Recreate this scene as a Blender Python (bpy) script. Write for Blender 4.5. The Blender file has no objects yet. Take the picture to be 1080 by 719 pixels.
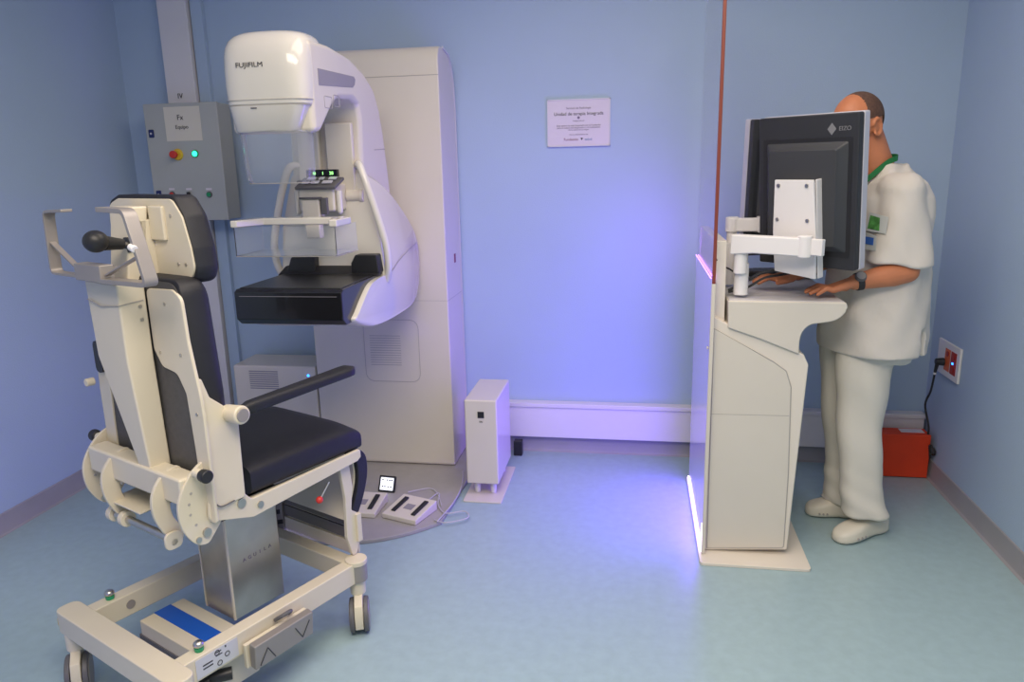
import bpy, bmesh, math, random
from mathutils import Vector, Matrix
import numpy as np
random.seed(3)
scn = bpy.context.scene
COL = scn.collection
PI = math.pi

# ------------------------------------------------------------------ camera
F_PX, PITCH, YAW, ROLL, EYE = 788.5264, 0.231436, 0.1669124, 0.0228131, 1.52
def cam_rows(p, y, r):
    cy, sy, cp, sp = math.cos(y), math.sin(y), math.cos(p), math.sin(p)
    fw = np.array([-sy*cp, cy*cp, -sp]); rt = np.array([cy, sy, 0.0]); dn = np.cross(fw, rt)
    cr, sr = math.cos(r), math.sin(r)
    return np.array([cr*rt+sr*dn, -sr*rt+cr*dn, fw])
CM = cam_rows(PITCH, YAW, ROLL)
cd = bpy.data.cameras.new('camera'); cam = bpy.data.objects.new('camera', cd); COL.objects.link(cam)
cd.sensor_width = 36; cd.lens = F_PX/1080*36; cd.clip_start = 0.05
rt, dn, fw = CM
cam.matrix_world = Matrix(((rt[0], -dn[0], -fw[0], 0), (rt[1], -dn[1], -fw[1], 0), (rt[2], -dn[2], -fw[2], EYE), (0, 0, 0, 1)))
scn.camera = cam
# ------------------------------------------------------------------ view, world, lights
scn.view_settings.view_transform = 'Standard'; scn.view_settings.look = 'None'
scn.view_settings.exposure = 0.0; scn.view_settings.gamma = 1; scn.view_settings.use_curve_mapping = False
w = bpy.data.worlds.new('world'); scn.world = w; w.use_nodes = True
w.node_tree.nodes['Background'].inputs[0].default_value = (0.72, 0.72, 0.78, 1)
w.node_tree.nodes['Background'].inputs[1].default_value = 0.40
def area(name, loc, rot, sx, sy, power, col):
    d = bpy.data.lights.new(name, 'AREA'); d.shape = 'RECTANGLE'; d.size = sx; d.size_y = sy
    d.energy = power; d.color = col
    o = bpy.data.objects.new(name, d); COL.objects.link(o); o.location = loc; o.rotation_euler = rot
    return o
CEIL = (1.0, 0.87, 0.73)
area('ceiling_lamp', (-0.25, 0.35, 2.70), (0, 0, 0), 2.0, 1.2, 80, CEIL)
area('ceiling_lamp', (-0.1, 2.1, 2.70), (0, 0, 0), 1.6, 1.2, 26, CEIL)
LEDC = (0.17, 0.075, 1.0)
area('violet_lamp', (0.258, 3.12, 0.70), (0, PI/2, 0), 1.3, 0.66, 12.5, LEDC)       # glow of the panel's strips, facing -X
area('violet_lamp', (0.255, 3.14, 0.12), (0, PI/2-.35, 0), 0.16, 0.66, 3.4, LEDC)
area('violet_lamp', (0.20, 3.40, 1.12), (PI*.72, 0, 0.10), 0.10, 0.10, 0.8, (0.38, 0.14, 1.0))
area('violet_lamp', (-1.9, 0.3, 0.3), (PI*0.55, 0, 0.35), 0.6, 0.4, 3, LEDC)  # unseen violet fill, low on the left, apart from the panel's strips

# ------------------------------------------------------------------ maths
def P(u, v, ax, c, fr=None):
    """point of the place seen at photo pixel (u,v) on the plane axis=c (optionally in frame fr)"""
    d = CM.T @ np.array([(u-540)/F_PX, (v-359.5)/F_PX, 1.0]); e = np.array([0, 0, EYE])
    if fr is not None:
        o, a = fr; ca, sa = math.cos(a), math.sin(a)
        B = np.array([[ca, -sa, 0], [sa, ca, 0], [0, 0, 1]]); d = B.T @ d; e = B.T @ (e-np.array([o[0], o[1], 0]))
    t = (c-e[ax])/d[ax]
    return Vector(e+t*d)
def V(*a): return Vector(a)
def rp(pts, r, n=6):
    """round the corners of a 2D polygon; r number or list"""
    out = []; N = len(pts)
    for i, p in enumerate(pts):
        p = Vector(p); a = Vector(pts[i-1]); b = Vector(pts[(i+1) % N])
        ri = r[i] if isinstance(r, (list, tuple)) else r
        if ri <= 0: out.append(tuple(p)); continue
        d1 = (a-p); d2 = (b-p); l1, l2 = d1.length, d2.length; d1.normalize(); d2.normalize()
        ang = d1.angle(d2); t = min(ri/math.tan(ang/2), l1*.48, l2*.48)
        s, e = p+d1*t, p+d2*t
        for k in range(n+1):
            q = k/n; out.append(tuple((1-q)**2*s+2*q*(1-q)*p+q*q*e))
    return out
def crv(pts, n=8, closed=False):
    """Catmull-Rom through points"""
    pts = [Vector(p) for p in pts]; out = []; N = len(pts)
    rng = range(N if closed else N-1)
    for i in rng:
        if closed: p0, p1, p2, p3 = pts[i-1], pts[i], pts[(i+1) % N], pts[(i+2) % N]
        else: p0, p1, p2, p3 = pts[max(i-1, 0)], pts[i], pts[i+1], pts[min(i+2, N-1)]
        for k in range(n):
            t = k/n
            out.append(0.5*((2*p1)+(-p0+p2)*t+(2*p0-5*p1+4*p2-p3)*t*t+(-p0+3*p1-3*p2+p3)*t**3))
    if not closed: out.append(pts[-1])
    return out

# ------------------------------------------------------------------ materials
MAT = {}
def mat(name, col, rough=0.5, metal=0.0, var=0.0, vscale=8.0, bump=0.0, bscale=60.0, emit=None, estr=0.0, alpha=1.0, coat=0.0, trans=0.0, ior=1.45):
    m = bpy.data.materials.new(name); m.use_nodes = True; nt = m.node_tree; b = nt.nodes['Principled BSDF']
    b.inputs['Base Color'].default_value = (*col, 1); b.inputs['Roughness'].default_value = rough
    b.inputs['Metallic'].default_value = metal; b.inputs['Coat Weight'].default_value = coat
    b.inputs['Transmission Weight'].default_value = trans; b.inputs['IOR'].default_value = ior
    b.inputs['Alpha'].default_value = alpha
    if emit: b.inputs['Emission Color'].default_value = (*emit, 1); b.inputs['Emission Strength'].default_value = estr
    tc = nt.nodes.new('ShaderNodeTexCoord')
    if var > 0:
        n = nt.nodes.new('ShaderNodeTexNoise'); n.inputs['Scale'].default_value = vscale; n.inputs['Detail'].default_value = 5
        nt.links.new(tc.outputs['Object'], n.inputs['Vector'])
        r = nt.nodes.new('ShaderNodeValToRGB')
        r.color_ramp.elements[0].position = .3; r.color_ramp.elements[1].position = .7
        r.color_ramp.elements[0].color = (*[c*(1-var) for c in col], 1); r.color_ramp.elements[1].color = (*[min(1, c*(1+var)) for c in col], 1)
        nt.links.new(n.outputs['Fac'], r.inputs['Fac']); nt.links.new(r.outputs['Color'], b.inputs['Base Color'])
    if bump > 0:
        n = nt.nodes.new('ShaderNodeTexNoise'); n.inputs['Scale'].default_value = bscale; n.inputs['Detail'].default_value = 4
        nt.links.new(tc.outputs['Object'], n.inputs['Vector'])
        bp = nt.nodes.new('ShaderNodeBump'); bp.inputs['Strength'].default_value = bump; bp.inputs['Distance'].default_value = .01
        nt.links.new(n.outputs['Fac'], bp.inputs['Height']); nt.links.new(bp.outputs['Normal'], b.inputs['Normal'])
    MAT[name] = m; return m
mat('wall_paint', (0.41, 0.52, 0.665), 0.6, var=.02, vscale=2, bump=.12, bscale=180)
mat('ceiling_paint', (0.80, 0.80, 0.78), 0.8, bump=.1)
mat('vinyl_floor', (0.34, 0.46, 0.49), 0.33, var=.05, vscale=26, bump=.03, bscale=30)
mat('grey_vinyl', (0.33, 0.32, 0.34), 0.45, var=.04)
mat('trunking', (0.72, 0.69, 0.70), 0.4, var=.01)
mat('machine_white', (0.68, 0.625, 0.535), 0.35, var=.01, coat=.2)
mat('machine_gloss', (0.71, 0.67, 0.59), 0.16, var=.01, coat=.5)
mat('seam', (0.40, 0.37, 0.34), 0.6)
mat('machine_grey', (0.28, 0.26, 0.29), 0.4)
mat('base_grey', (0.36, 0.34, 0.33), 0.42, var=.04, vscale=20)
mat('black_gloss', (0.012, 0.012, 0.014), 0.22, coat=.3)
mat('carbon', (0.02, 0.02, 0.02), 0.30, var=.2, vscale=40)
mat('black_plastic', (0.02, 0.02, 0.022), 0.42)
mat('black_rubber', (0.03, 0.03, 0.032), 0.7, bump=.1)
mat('chair_paint', (0.68, 0.61, 0.47), 0.38, var=.015, coat=.15)
mat('upholstery', (0.014, 0.014, 0.018), 0.52, bump=.12, bscale=350, var=.1, vscale=30)
mat('upholstery_back', (0.085, 0.08, 0.075), 0.6, bump=.2, bscale=400, var=.1, vscale=60)
mat('steel', (0.55, 0.53, 0.50), 0.32, 1.0, var=.05, vscale=30)
mat('brushed_steel', (0.50, 0.48, 0.45), 0.38, 1.0, var=.08, vscale=12)
mat('grey_metal', (0.33, 0.30, 0.28), 0.4, 0.35, var=.03)
mat('dark_grey', (0.12, 0.115, 0.12), 0.5)
mat('tread_grey', (0.17, 0.155, 0.14), 0.6)
mat('box_grey', (0.42, 0.43, 0.41), 0.5, var=.02)
mat('paper', (0.66, 0.62, 0.53), 0.8, var=.01)
mat('sign_paper', (0.70, 0.64, 0.69), 0.55, var=.015)
mat('ink', (0.05, 0.05, 0.06), 0.7)
mat('ink_soft', (0.24, 0.20, 0.27), 0.7)
mat('logo_wine', (0.25, 0.08, 0.14), 0.6)
mat('logo_blue', (0.10, 0.22, 0.42), 0.6)
mat('red_plastic', (0.60, 0.04, 0.03), 0.35)
mat('yellow_plastic', (0.75, 0.50, 0.04), 0.4)
mat('green_plastic', (0.02, 0.30, 0.12), 0.35)
mat('blue_plastic', (0.01, 0.10, 0.50), 0.35)
mat('navy_plastic', (0.02, 0.03, 0.12), 0.35)
mat('green_lamp', (0.0, 0.5, 0.2), 0.3, emit=(0.02, 1.0, 0.35), estr=5)
mat('green_digits', (0.1, 0.5, 0.1), 0.3, emit=(0.35, 1.0, 0.25), estr=2.5)
mat('blue_lamp', (0.0, 0.1, 0.5), 0.3, emit=(0.02, 0.2, 1.0), estr=6)
mat('screen_lit', (0.8, 0.8, 0.85), 0.3, emit=(0.85, 0.9, 1.0), estr=1.0)
mat('screen_dark', (0.01, 0.01, 0.012), 0.15)
mat('led_violet', (0.5, 0.3, 0.9), 0.3, emit=(0.60, 0.22, 1.0), estr=3.0)
mat('led_white', (0.9, 0.85, 1.0), 0.3, emit=(0.90, 0.72, 1.0), estr=3.2)
mat('clear_plastic', (0.93, 0.95, 0.97), 0.04, trans=.94, ior=1.12)
mat('shield_plastic', (0.93, 0.94, 0.95), 0.06, trans=.90, ior=1.3)
mat('lead_glass', (0.93, 0.90, 0.90), 0.03, trans=1.0, ior=1.06)
mat('glass_edge', (0.22, 0.05, 0.03), 0.35)
mat('panel_white_glow', (0.62, 0.60, 0.74), 0.18, coat=.4, emit=(0.30, 0.20, 1.0), estr=0.18)  # faint violet emission imitates the strips' light on the panel
mat('console_white', (0.76, 0.69, 0.59), 0.4, var=.01)
mat('desk_top', (0.62, 0.60, 0.61), 0.4)
mat('monitor_black', (0.030, 0.031, 0.035), 0.42, var=.05)
mat('monitor_panel', (0.045, 0.047, 0.052), 0.5)
mat('silver', (0.62, 0.61, 0.66), 0.35, 0.2)
mat('logo_grey', (0.20, 0.20, 0.21), 0.5)
mat('arm_white', (0.80, 0.77, 0.75), 0.4)
mat('orange_red', (0.75, 0.055, 0.012), 0.55, var=.06, vscale=12)
mat('socket_red', (0.42, 0.02, 0.015), 0.35)
mat('socket_orange', (0.75, 0.14, 0.04), 0.35)
mat('uniform', (0.68, 0.63, 0.565), 0.85, var=.02, vscale=5, bump=.35, bscale=9)
mat('trousers_cloth', (0.69, 0.65, 0.57), 0.85, var=.02, vscale=5, bump=.35, bscale=9)
mat('clog_white', (0.72, 0.67, 0.56), 0.45)
mat('skin', (0.56, 0.205, 0.095), 0.48, var=.10, vscale=14, bump=.05, bscale=90)
mat('short_hair', (0.12, 0.062, 0.042), 0.8, var=.2, vscale=90, bump=.3, bscale=400)
mat('lanyard_green', (0.015, 0.19, 0.05), 0.6, var=.1, vscale=50)
mat('badge_paper', (0.60, 0.62, 0.60), 0.4)
mat('badge_green', (0.10, 0.32, 0.08), 0.5, var=.6, vscale=40)
mat('badge_blue', (0.05, 0.16, 0.55), 0.5)
mat('watch_face', (0.10, 0.10, 0.10), 0.2)
mat('cable_grey', (0.50, 0.48, 0.52), 0.5)

# ------------------------------------------------------------------ mesh builder
class MB:
    def __init__(s): s.bm = bmesh.new()
    def add(s, verts, faces, M=None):
        vs = [s.bm.verts.new((M @ Vector(v)) if M else Vector(v)) for v in verts]
        for f in faces:
            try: s.bm.faces.new([vs[i] for i in f])
            except ValueError: pass
        return s
    def box(s, a, b, M=None):
        x0, y0, z0 = a; x1, y1, z1 = b
        v = [(x, y, z) for x in (x0, x1) for y in (y0, y1) for z in (z0, z1)]
        return s.add(v, [(0, 1, 3, 2), (4, 6, 7, 5), (0, 4, 5, 1), (2, 3, 7, 6), (0, 2, 6, 4), (1, 5, 7, 3)], M)
    def extr(s, base, vec, M=None):
        base = [Vector(p) for p in base]; vec = Vector(vec); n = len(base)
        v = base+[p+vec for p in base]
        return s.add(v, [tuple(range(n))[::-1], tuple(range(n, 2*n))]+[(i, (i+1) % n, n+(i+1) % n, n+i) for i in range(n)], M)
    def prism(s, pts, ax, c0, c1, M=None):
        mk = {'x': lambda p, c: (c, p[0], p[1]), 'y': lambda p, c: (p[0], c, p[1]), 'z': lambda p, c: (p[0], p[1], c)}[ax]
        e = {'x': (1, 0, 0), 'y': (0, 1, 0), 'z': (0, 0, 1)}[ax]
        return s.extr([mk(p, c0) for p in pts], Vector(e)*(c1-c0), M)
    def loft(s, rings, cap=True, M=None):
        n = len(rings[0]); v = [p for r in rings for p in r]; f = []
        for k in range(len(rings)-1):
            for i in range(n):
                j = (i+1) % n; f.append((k*n+i, k*n+j, (k+1)*n+j, (k+1)*n+i))
        if cap: f.append(tuple(range(n))[::-1]); f.append(tuple(range((len(rings)-1)*n, len(rings)*n)))
        return s.add(v, f, M)
    def cyl(s, p0, p1, r0, r1=None, n=24, M=None):
        p0, p1 = Vector(p0), Vector(p1); r1 = r0 if r1 is None else r1
        d = (p1-p0).normalized(); a = d.orthogonal().normalized(); b = d.cross(a)
        ring = lambda p, r: [p+(a*math.cos(2*PI*i/n)+b*math.sin(2*PI*i/n))*r for i in range(n)]
        return s.loft([ring(p0, r0), ring(p1, r1)], True, M)
    def disc(s, c, nrm, r, t=.002, n=20): c = Vector(c); nrm = Vector(nrm).normalized(); return s.cyl(c, c+nrm*t, r, n=n)
    def tube(s, pts, r, n=10, closed=False, M=None, sx=1.0, up=None, rect=None):
        """round tube, or flat strap when rect=(w,t): w along 'up'"""
        pts = [Vector(p) for p in pts]; rings = []; N = len(pts); prev = None
        for i, p in enumerate(pts):
            t = (pts[(i+1) % N]-pts[i-1]) if (closed or 0 < i < N-1) else (pts[1]-p if i == 0 else p-pts[-2])
            t.normalize()
            if up is not None:
                u = Vector(up); b = u-t*u.dot(t); b.normalize(); a = b.cross(t)
            else:
                a = t.orthogonal().normalized() if prev is None else (prev-t*prev.dot(t)).normalized(); prev = a; b = t.cross(a)
            ri = r[i] if isinstance(r, (list, tuple)) else r
            if rect: ww, tt = rect[0]/2, rect[1]/2; rings.append([p+a*tt+b*ww, p-a*tt+b*ww, p-a*tt-b*ww, p+a*tt-b*ww])
            else: rings.append([p+(a*math.cos(2*PI*k/n)*sx+b*math.sin(2*PI*k/n))*ri for k in range(n)])
        if closed: rings.append(rings[0]); return s.loft(rings, False, M)
        return s.loft(rings, True, M)
    def ball(s, c, r, n=20, m=12, M=None, R=None):
        c = Vector(c); r = (r, r, r) if not isinstance(r, (tuple, list)) else r; rings = []
        for j in range(1, m):
            ph = PI*j/m
            rings.append([Vector((r[0]*math.sin(ph)*math.cos(2*PI*i/n), r[1]*math.sin(ph)*math.sin(2*PI*i/n), r[2]*math.cos(ph))) for i in range(n)])
        v = [p for q in rings for p in q]; f = []
        for k in range(m-2):
            for i in range(n): j = (i+1) % n; f.append((k*n+i, (k+1)*n+i, (k+1)*n+j, k*n+j))
        v.append(Vector((0, 0, r[2]))); v.append(Vector((0, 0, -r[2]))); T = len(v)-2
        for i in range(n): j = (i+1) % n; f.append((T, i, j)); f.append((T+1, (m-2)*n+j, (m-2)*n+i))
        if R: v = [R @ p for p in v]
        return s.add([p+c for p in v], f, M)
    def capsule(s, p0, p1, r0, r1, n=16):
        s.cyl(p0, p1, r0, r1, n); s.ball(p0, r0, n, 8); s.ball(p1, r1, n, 8); return s
    def build(s, name, m, parent=None, bevel=0.0, seg=2, ang=35, smooth=True, remesh=0, smo=0, lap=0, lattice=None):
        bmesh.ops.recalc_face_normals(s.bm, faces=s.bm.faces)
        me = bpy.data.meshes.new(name); s.bm.to_mesh(me); s.bm.free()
        o = bpy.data.objects.new(name, me); COL.objects.link(o)
        if m: me.materials.append(MAT[m])
        if remesh:
            md = o.modifiers.new('r', 'REMESH'); md.mode = 'VOXEL'; md.voxel_size = remesh
            if smo: md = o.modifiers.new('s', 'SMOOTH'); md.iterations = smo; md.factor = .5
            dg = bpy.context.evaluated_depsgraph_get(); dg.update()
            nm = bpy.data.meshes.new_from_object(o.evaluated_get(dg)); nm.name = name
            o.modifiers.clear(); o.data = nm; me = nm
            if len(nm.materials) == 0 and m: nm.materials.append(MAT[m])
            for p in me.polygons: p.use_smooth = True
            bevel = 0
        elif smooth:
            for p in me.polygons: p.use_smooth = True
            me.set_sharp_from_angle(angle=math.radians(ang))
        if bevel:
            md = o.modifiers.new('bevel', 'BEVEL'); md.width = bevel; md.segments = seg; md.limit_method = 'ANGLE'; md.angle_limit = math.radians(ang); md.harden_normals = True
        if parent: o.parent = parent
        return o
def tag(o, label=None, cat=None, group=None, kind=None):
    for k, v in (('label', label), ('category', cat), ('group', group), ('kind', kind)):
        if v: o[k] = v
    return o
def thing(name, loc, rz, label, cat, group=None):
    o = bpy.data.objects.new(name, None); COL.objects.link(o); o.location = loc; o.rotation_euler = (0, 0, rz); o.empty_display_size = .1
    return tag(o, label, cat, group)
def put(o, parent): o.parent = parent; return o
def struct(o): o['kind'] = 'structure'; return o
def text(name, s, size, m, origin, xdir, ydir, parent=None, align='CENTER', ext=.0006, sx=1.0):
    c = bpy.data.curves.new(name, 'FONT'); c.body = s; c.size = size; c.align_x = align; c.align_y = 'CENTER'; c.extrude = ext
    o = bpy.data.objects.new(name, c); COL.objects.link(o)
    dg = bpy.context.evaluated_depsgraph_get(); dg.update()
    me = bpy.data.meshes.new_from_object(o.evaluated_get(dg)); bpy.data.objects.remove(o); me.name = name
    X = Vector(xdir).normalized(); Y = Vector(ydir); Y = (Y-X*Y.dot(X)).normalized(); Z = X.cross(Y)
    me.transform(Matrix.Translation(Vector(origin)) @ Matrix((X, Y, Z)).transposed().to_4x4() @ Matrix.Diagonal((sx, 1, 1, 1)))
    me.materials.clear(); me.materials.append(MAT[m])
    o = bpy.data.objects.new(name, me); COL.objects.link(o)
    if parent: o.parent = parent
    return o
def rr(x0, y0, x1, y1, r, n=5): return rp([(x0, y0), (x1, y0), (x1, y1), (x0, y1)], r, n)

# ================================================================== SETTING
XL, XR, YB, YF, ZC = -2.709, 1.424, 3.811, -1.6, 2.75
T = .1
struct(MB().box((XL-T, YF-T, -T), (XR+T, YB+T, 0)).build('floor', 'vinyl_floor'))
struct(MB().box((XL-T, YF-T, ZC), (XR+T, YB+T, ZC+T)).build('ceiling', 'ceiling_paint'))
struct(MB().box((XL-T, YB, 0), (XR+T, YB+T, ZC)).build('wall_back', 'wall_paint'))
struct(MB().box((XL-T, YF, 0), (XL, YB, ZC)).build('wall_left', 'wall_paint'))
struct(MB().box((XR, YF, 0), (XR+T, YB, ZC)).build('wall_right', 'wall_paint'))
struct(MB().box((XL-T, YF-T, 0), (XR+T, YF, ZC)).build('wall_front', 'wall_paint'))
BH = .092
def cove(p0, p1, inn, name):
    p0, p1, inn = Vector(p0), Vector(p1), Vector(inn); z = Vector((0, 0, 1)); b = MB()
    prof = [(0, 0), (.022, 0), (.012, .006), (.008, .016), (.006, BH-.004), (.003, BH), (0, BH)]
    b.extr([p0+inn*a+z*h for a, h in prof], p1-p0); struct(b.build(name, 'grey_vinyl'))
cove((XL, YF, 0), (XL, YB, 0), (1, 0, 0), 'baseboard_left')
cove((XR, YF, 0), (XR, YB, 0), (-1, 0, 0), 'baseboard_right')
cove((XL+.022, YB, 0), (XR-.022, YB, 0), (0, -1, 0), 'baseboard_back')

# trunking along the back wall (rests above the baseboard)
t = thing('wall_trunking', (0.3, YB, .085), 0, 'long low white cable trunking running along the foot of the blue back wall', 'trunking')
def loc_build(t, b, *a, **k):
    b.bm.transform(t.matrix_basis.inverted()); return b.build(*a, parent=t, **k)
def WB(t):   # builder whose shapes are given in world coordinates and stored local to thing t
    class W(MB):
        def build(s, *a, **k):
            s.bm.transform(Matrix.LocRotScale(t.location, t.rotation_euler, None).inverted())
            k['parent'] = k.get('parent', t); return MB.build(s, *a, **k)
    return W()
WB(t).box((-.885, YB-.05, BH+.001), (XR-.012, YB, .262)).build('trunking_channel', 'trunking', bevel=.003)
WB(t).prism(rr(-.89, YB-.058, XR-.010, YB, .004), 'z', .262, .285).build('trunking_cover', 'trunking', bevel=.003)

# vertical duct behind the switch box
t = thing('vertical_duct', (-2.33, YB, 0.1), 0, 'tall vertical white cable duct running up the back wall behind the grey switch box', 'duct')
WB(t).box((-2.42, YB-.055, .1), (-2.27, YB, ZC)).build('duct_channel', 'trunking', bevel=.003)
WB(t).box((-2.425, YB-.062, .1), (-2.265, YB-.055, ZC)).build('duct_cover', 'trunking', bevel=.002)
WB(t).box((-2.263, YB-.03, .1), (-2.20, YB, ZC)).build('narrow_duct', 'wall_paint', bevel=.002)
inv = Matrix.Translation(t.location).inverted()
o = text('handwriting', 'IV', .036, 'ink', (-2.352, YB-.0635, 1.905), (1, 0, 0), (0, 0, 1)); o.data.transform(inv); o.parent = t

# ================================================================== SWITCH BOX
t = thing('switch_box', (-2.29, YB-.155, 1.27), 0, 'grey wall-mounted electrical box with coloured buttons, a lit green lamp and a paper note', 'electrical box')
yf = YB-.20
bx0, bx1 = P(150, 110, 1, yf), P(228, 108, 1, yf); bz = P(248, 232, 1, yf)
X0, X1, Z0, Z1 = bx0.x, bx1.x, bz.z, bx0.z
WB(t).box((X0+.004, yf+.02, Z0+.004), (X1-.004, YB-.064, Z1-.004)).build('enclosure', 'box_grey', bevel=.004)
door = WB(t).box((X0, yf, Z0), (X1, yf+.018, Z1)).build('door', 'box_grey', bevel=.004)
def onbox(u, v): q = P(u, v, 1, yf); return q
pa, pb = onbox(172, 113), onbox(214, 148)
note = WB(t).box((pa.x, yf-.0015, pb.z), (pb.x, yf-.0003, pa.z)).build('paper_note', 'paper', parent=t)
inv = Matrix.Translation(t.location).inverted()
for s_, u, v, sz in (('Fx', 190, 124, .036), ('Equipo', 192, 134, .026)):
    q = onbox(u, v); o = text('handwriting', s_, sz, 'ink', (q.x, yf-.0022, q.z), (1, 0, 0), (0, 0, 1)); o.data.transform(inv); o.parent = note
q = onbox(187, 163)
st = WB(t).cyl((q.x+.004, yf, q.z), (q.x+.004, yf-.012, q.z), .030, .026, 28).build('emergency_stop', 'yellow_plastic', bevel=.002)
WB(t).cyl((q.x, yf-.012, q.z), (q.x, yf-.03, q.z), .012).cyl((q.x, yf-.028, q.z), (q.x, yf-.045, q.z), .02, .018, 28).build('stop_button', 'red_plastic', parent=st, bevel=.003)
q = onbox(206, 162)
lb = WB(t).cyl((q.x, yf, q.z), (q.x, yf-.006, q.z), .019, .018, 28).build('indicator_bezel', 'green_plastic')
WB(t).ball((q.x, yf-.006, q.z), (.013, .008, .013)).build('indicator_lens', 'green_lamp', parent=lb)
for u, m_, nm in ((182, 'red_plastic', 'push_button'), (200, 'black_plastic', 'selector_switch'), (221, 'green_plastic', 'push_button')):
    q = onbox(u, 205)
    k = WB(t).cyl((q.x, yf, q.z), (q.x, yf-.007, q.z), .0165, .015, 24).build(nm, 'steel' if nm[0] == 's' else 'dark_grey', bevel=.001)
    b = WB(t)
    if nm[0] == 's': b.box((q.x-.005, yf-.02, q.z-.013), (q.x+.005, yf-.007, q.z+.013))
    else: b.cyl((q.x, yf-.006, q.z), (q.x, yf-.013, q.z), .0115, .0105, 24)
    b.build('button_cap', m_, parent=k, bevel=.001)
    WB(t).box((q.x-.016, yf-.001, q.z+.022), (q.x+.016, yf, q.z+.032)).build('button_label', 'sign_paper')
for u, v in ((160, 141), (168, 205)):
    q = onbox(u, v)
    k = WB(t).prism(rr(q.x-.014, q.z-.020, q.x+.014, q.z+.020, .006), 'y', yf-.005, yf).build('door_lock', 'navy_plastic', bevel=.001)
    WB(t).cyl((q.x, yf-.005, q.z), (q.x, yf-.008, q.z), .005).build('lock_core', 'silver', parent=k)

# ================================================================== WALL SIGN
a, b_ = P(577, 105.5, 1, YB-.006), P(643.5, 153.5, 1, YB-.006)
t = thing('wall_sign', ((a.x+b_.x)/2, YB, b_.z), 0, 'small framed white notice with printed lines fixed to the blue back wall', 'sign')
fy = YB-.008
pl = WB(t).box((a.x, fy, b_.z), (b_.x, YB, a.z)).build('sign_plate', 'sign_paper', bevel=.001)
fr = WB(t)
for (x0, z0, x1, z1) in ((a.x, a.z-.004, b_.x, a.z), (a.x, b_.z, b_.x, b_.z+.004), (a.x, b_.z, a.x+.004, a.z), (b_.x-.004, b_.z, b_.x, a.z)): fr.box((x0, fy-.003, z0), (x1, fy, z1))
fr.build('sign_frame', 'silver')
inv = Matrix.Translation(t.location).inverted(); W_, H_ = b_.x-a.x, a.z-b_.z
for s_, fx, fz, sz, m_ in (('Servicio de Radiolog\u00eda', .50, .19, .0135, 'ink_soft'), ('Unidad de terapia Integrada', .50, .31, .0215, 'ink'), ('Inaugurada en', .50, .455, .010, 'ink_soft'),
        ('Este centro ha sido financiado por la Fundaci\u00f3n', .50, .555, .0112, 'ink_soft'), ('para la mejora del diagn\u00f3stico y el tratamiento', .50, .60, .0112, 'ink_soft'), ('de la salud de la mujer', .50, .645, .0112, 'ink_soft'),
        ('con la colaboraci\u00f3n de', .50, .745, .010, 'ink_soft'), ('Fundaci\u00f3n', .38, .85, .0175, 'logo_wine'), ('salud', .655, .85, .0175, 'logo_blue')):
    o = text('sign_lettering', s_, sz, m_, (a.x+W_*fx, fy-.0008, a.z-H_*fz), (1, 0, 0), (0, 0, 1), ext=.0003); o.data.transform(inv); o.parent = pl
WB(t).disc((a.x+W_*.5, fy, a.z-H_*.39), (0, -1, 0), .0065, .001).build('sign_emblem', 'ink_soft', parent=pl)
WB(t).prism([(a.x+W_*.53, a.z-H_*.82), (a.x+W_*.57, a.z-H_*.82), (a.x+W_*.55, a.z-H_*.87)], 'y', fy-.001, fy).build('sign_emblem', 'ink', parent=pl)

# ================================================================== MAMMOGRAPHY MACHINE
MX = -1.256                                   # the machine's middle plane
mm = thing('mammography_machine', (MX, 3.3, 0), 0, 'tall white breast x-ray machine with a curved arm, clear face shield and black detector table', 'x-ray machine')
# column
CXW, CYF = .355, 3.495
cp = [(CYF+.008, .02), (CYF, .03), (CYF, 1.985), (CYF+.004, 2.015), (CYF+.016, 2.04), (CYF+.035, 2.054), (CYF+.09, 2.057), (CYF+.20, 2.035), (CYF+.25, 1.99), (CYF+.285, 1.91), (CYF+.30, 1.78), (CYF+.306, .02)]
col = WB(mm).prism(cp, 'x', MX-CXW, MX+CXW).build('column', 'machine_white', bevel=.006, seg=3)
edge = [(p[0], p[1]) for p in cp[6:]]
b = WB(mm); b.tube([(MX+CXW+.001, y, z) for y, z in edge], 0, up=(1, 0, 0), rect=(.006, .010)); b.build('column_edge_strip', 'silver', parent=col)
WB(mm).box((MX-CXW+.002, CYF-.0008, 1.926), (MX+CXW, CYF+.002, 1.929)).build('column_seam', 'seam', parent=col)
b = WB(mm); b.box((MX-CXW+.002, CYF-.0005, .88), (MX+CXW, CYF+.002, .8815)); b.box((MX+CXW-.002, CYF+.003, .88), (MX+CXW+.0008, CYF+.29, .8815))
b.build('column_seam', 'seam', parent=col)
# service hatch with fine vents, on the column's face under the arm
ha, hb = P(383, 345, 1, CYF), P(452, 403, 1, CYF)
b = WB(mm)
b.tube([(x, CYF-.0005, z) for x, z in rr(ha.x, hb.z, hb.x-.04, ha.z+.04, .05, 8)], .0013, n=6, closed=True); b.build('hatch_outline', 'seam', parent=col)
b = WB(mm)
for i in range(13):
    z = hb.z+.085+i*.0125; b.box((ha.x+.03, CYF-.0007, z), (ha.x+.19, CYF+.002, z+.003))
b.build('vent_slots', 'seam', parent=col)
# small red mark on the column's side
q = P(480, 272, 0, MX+CXW+.002); WB(mm).box((q.x-.003, q.y-.012, q.z-.022), (q.x+.001, q.y+.012, q.z+.022)).build('warning_label', 'logo_wine', parent=col)

MA, MC = -1.266, -1.266
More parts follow.
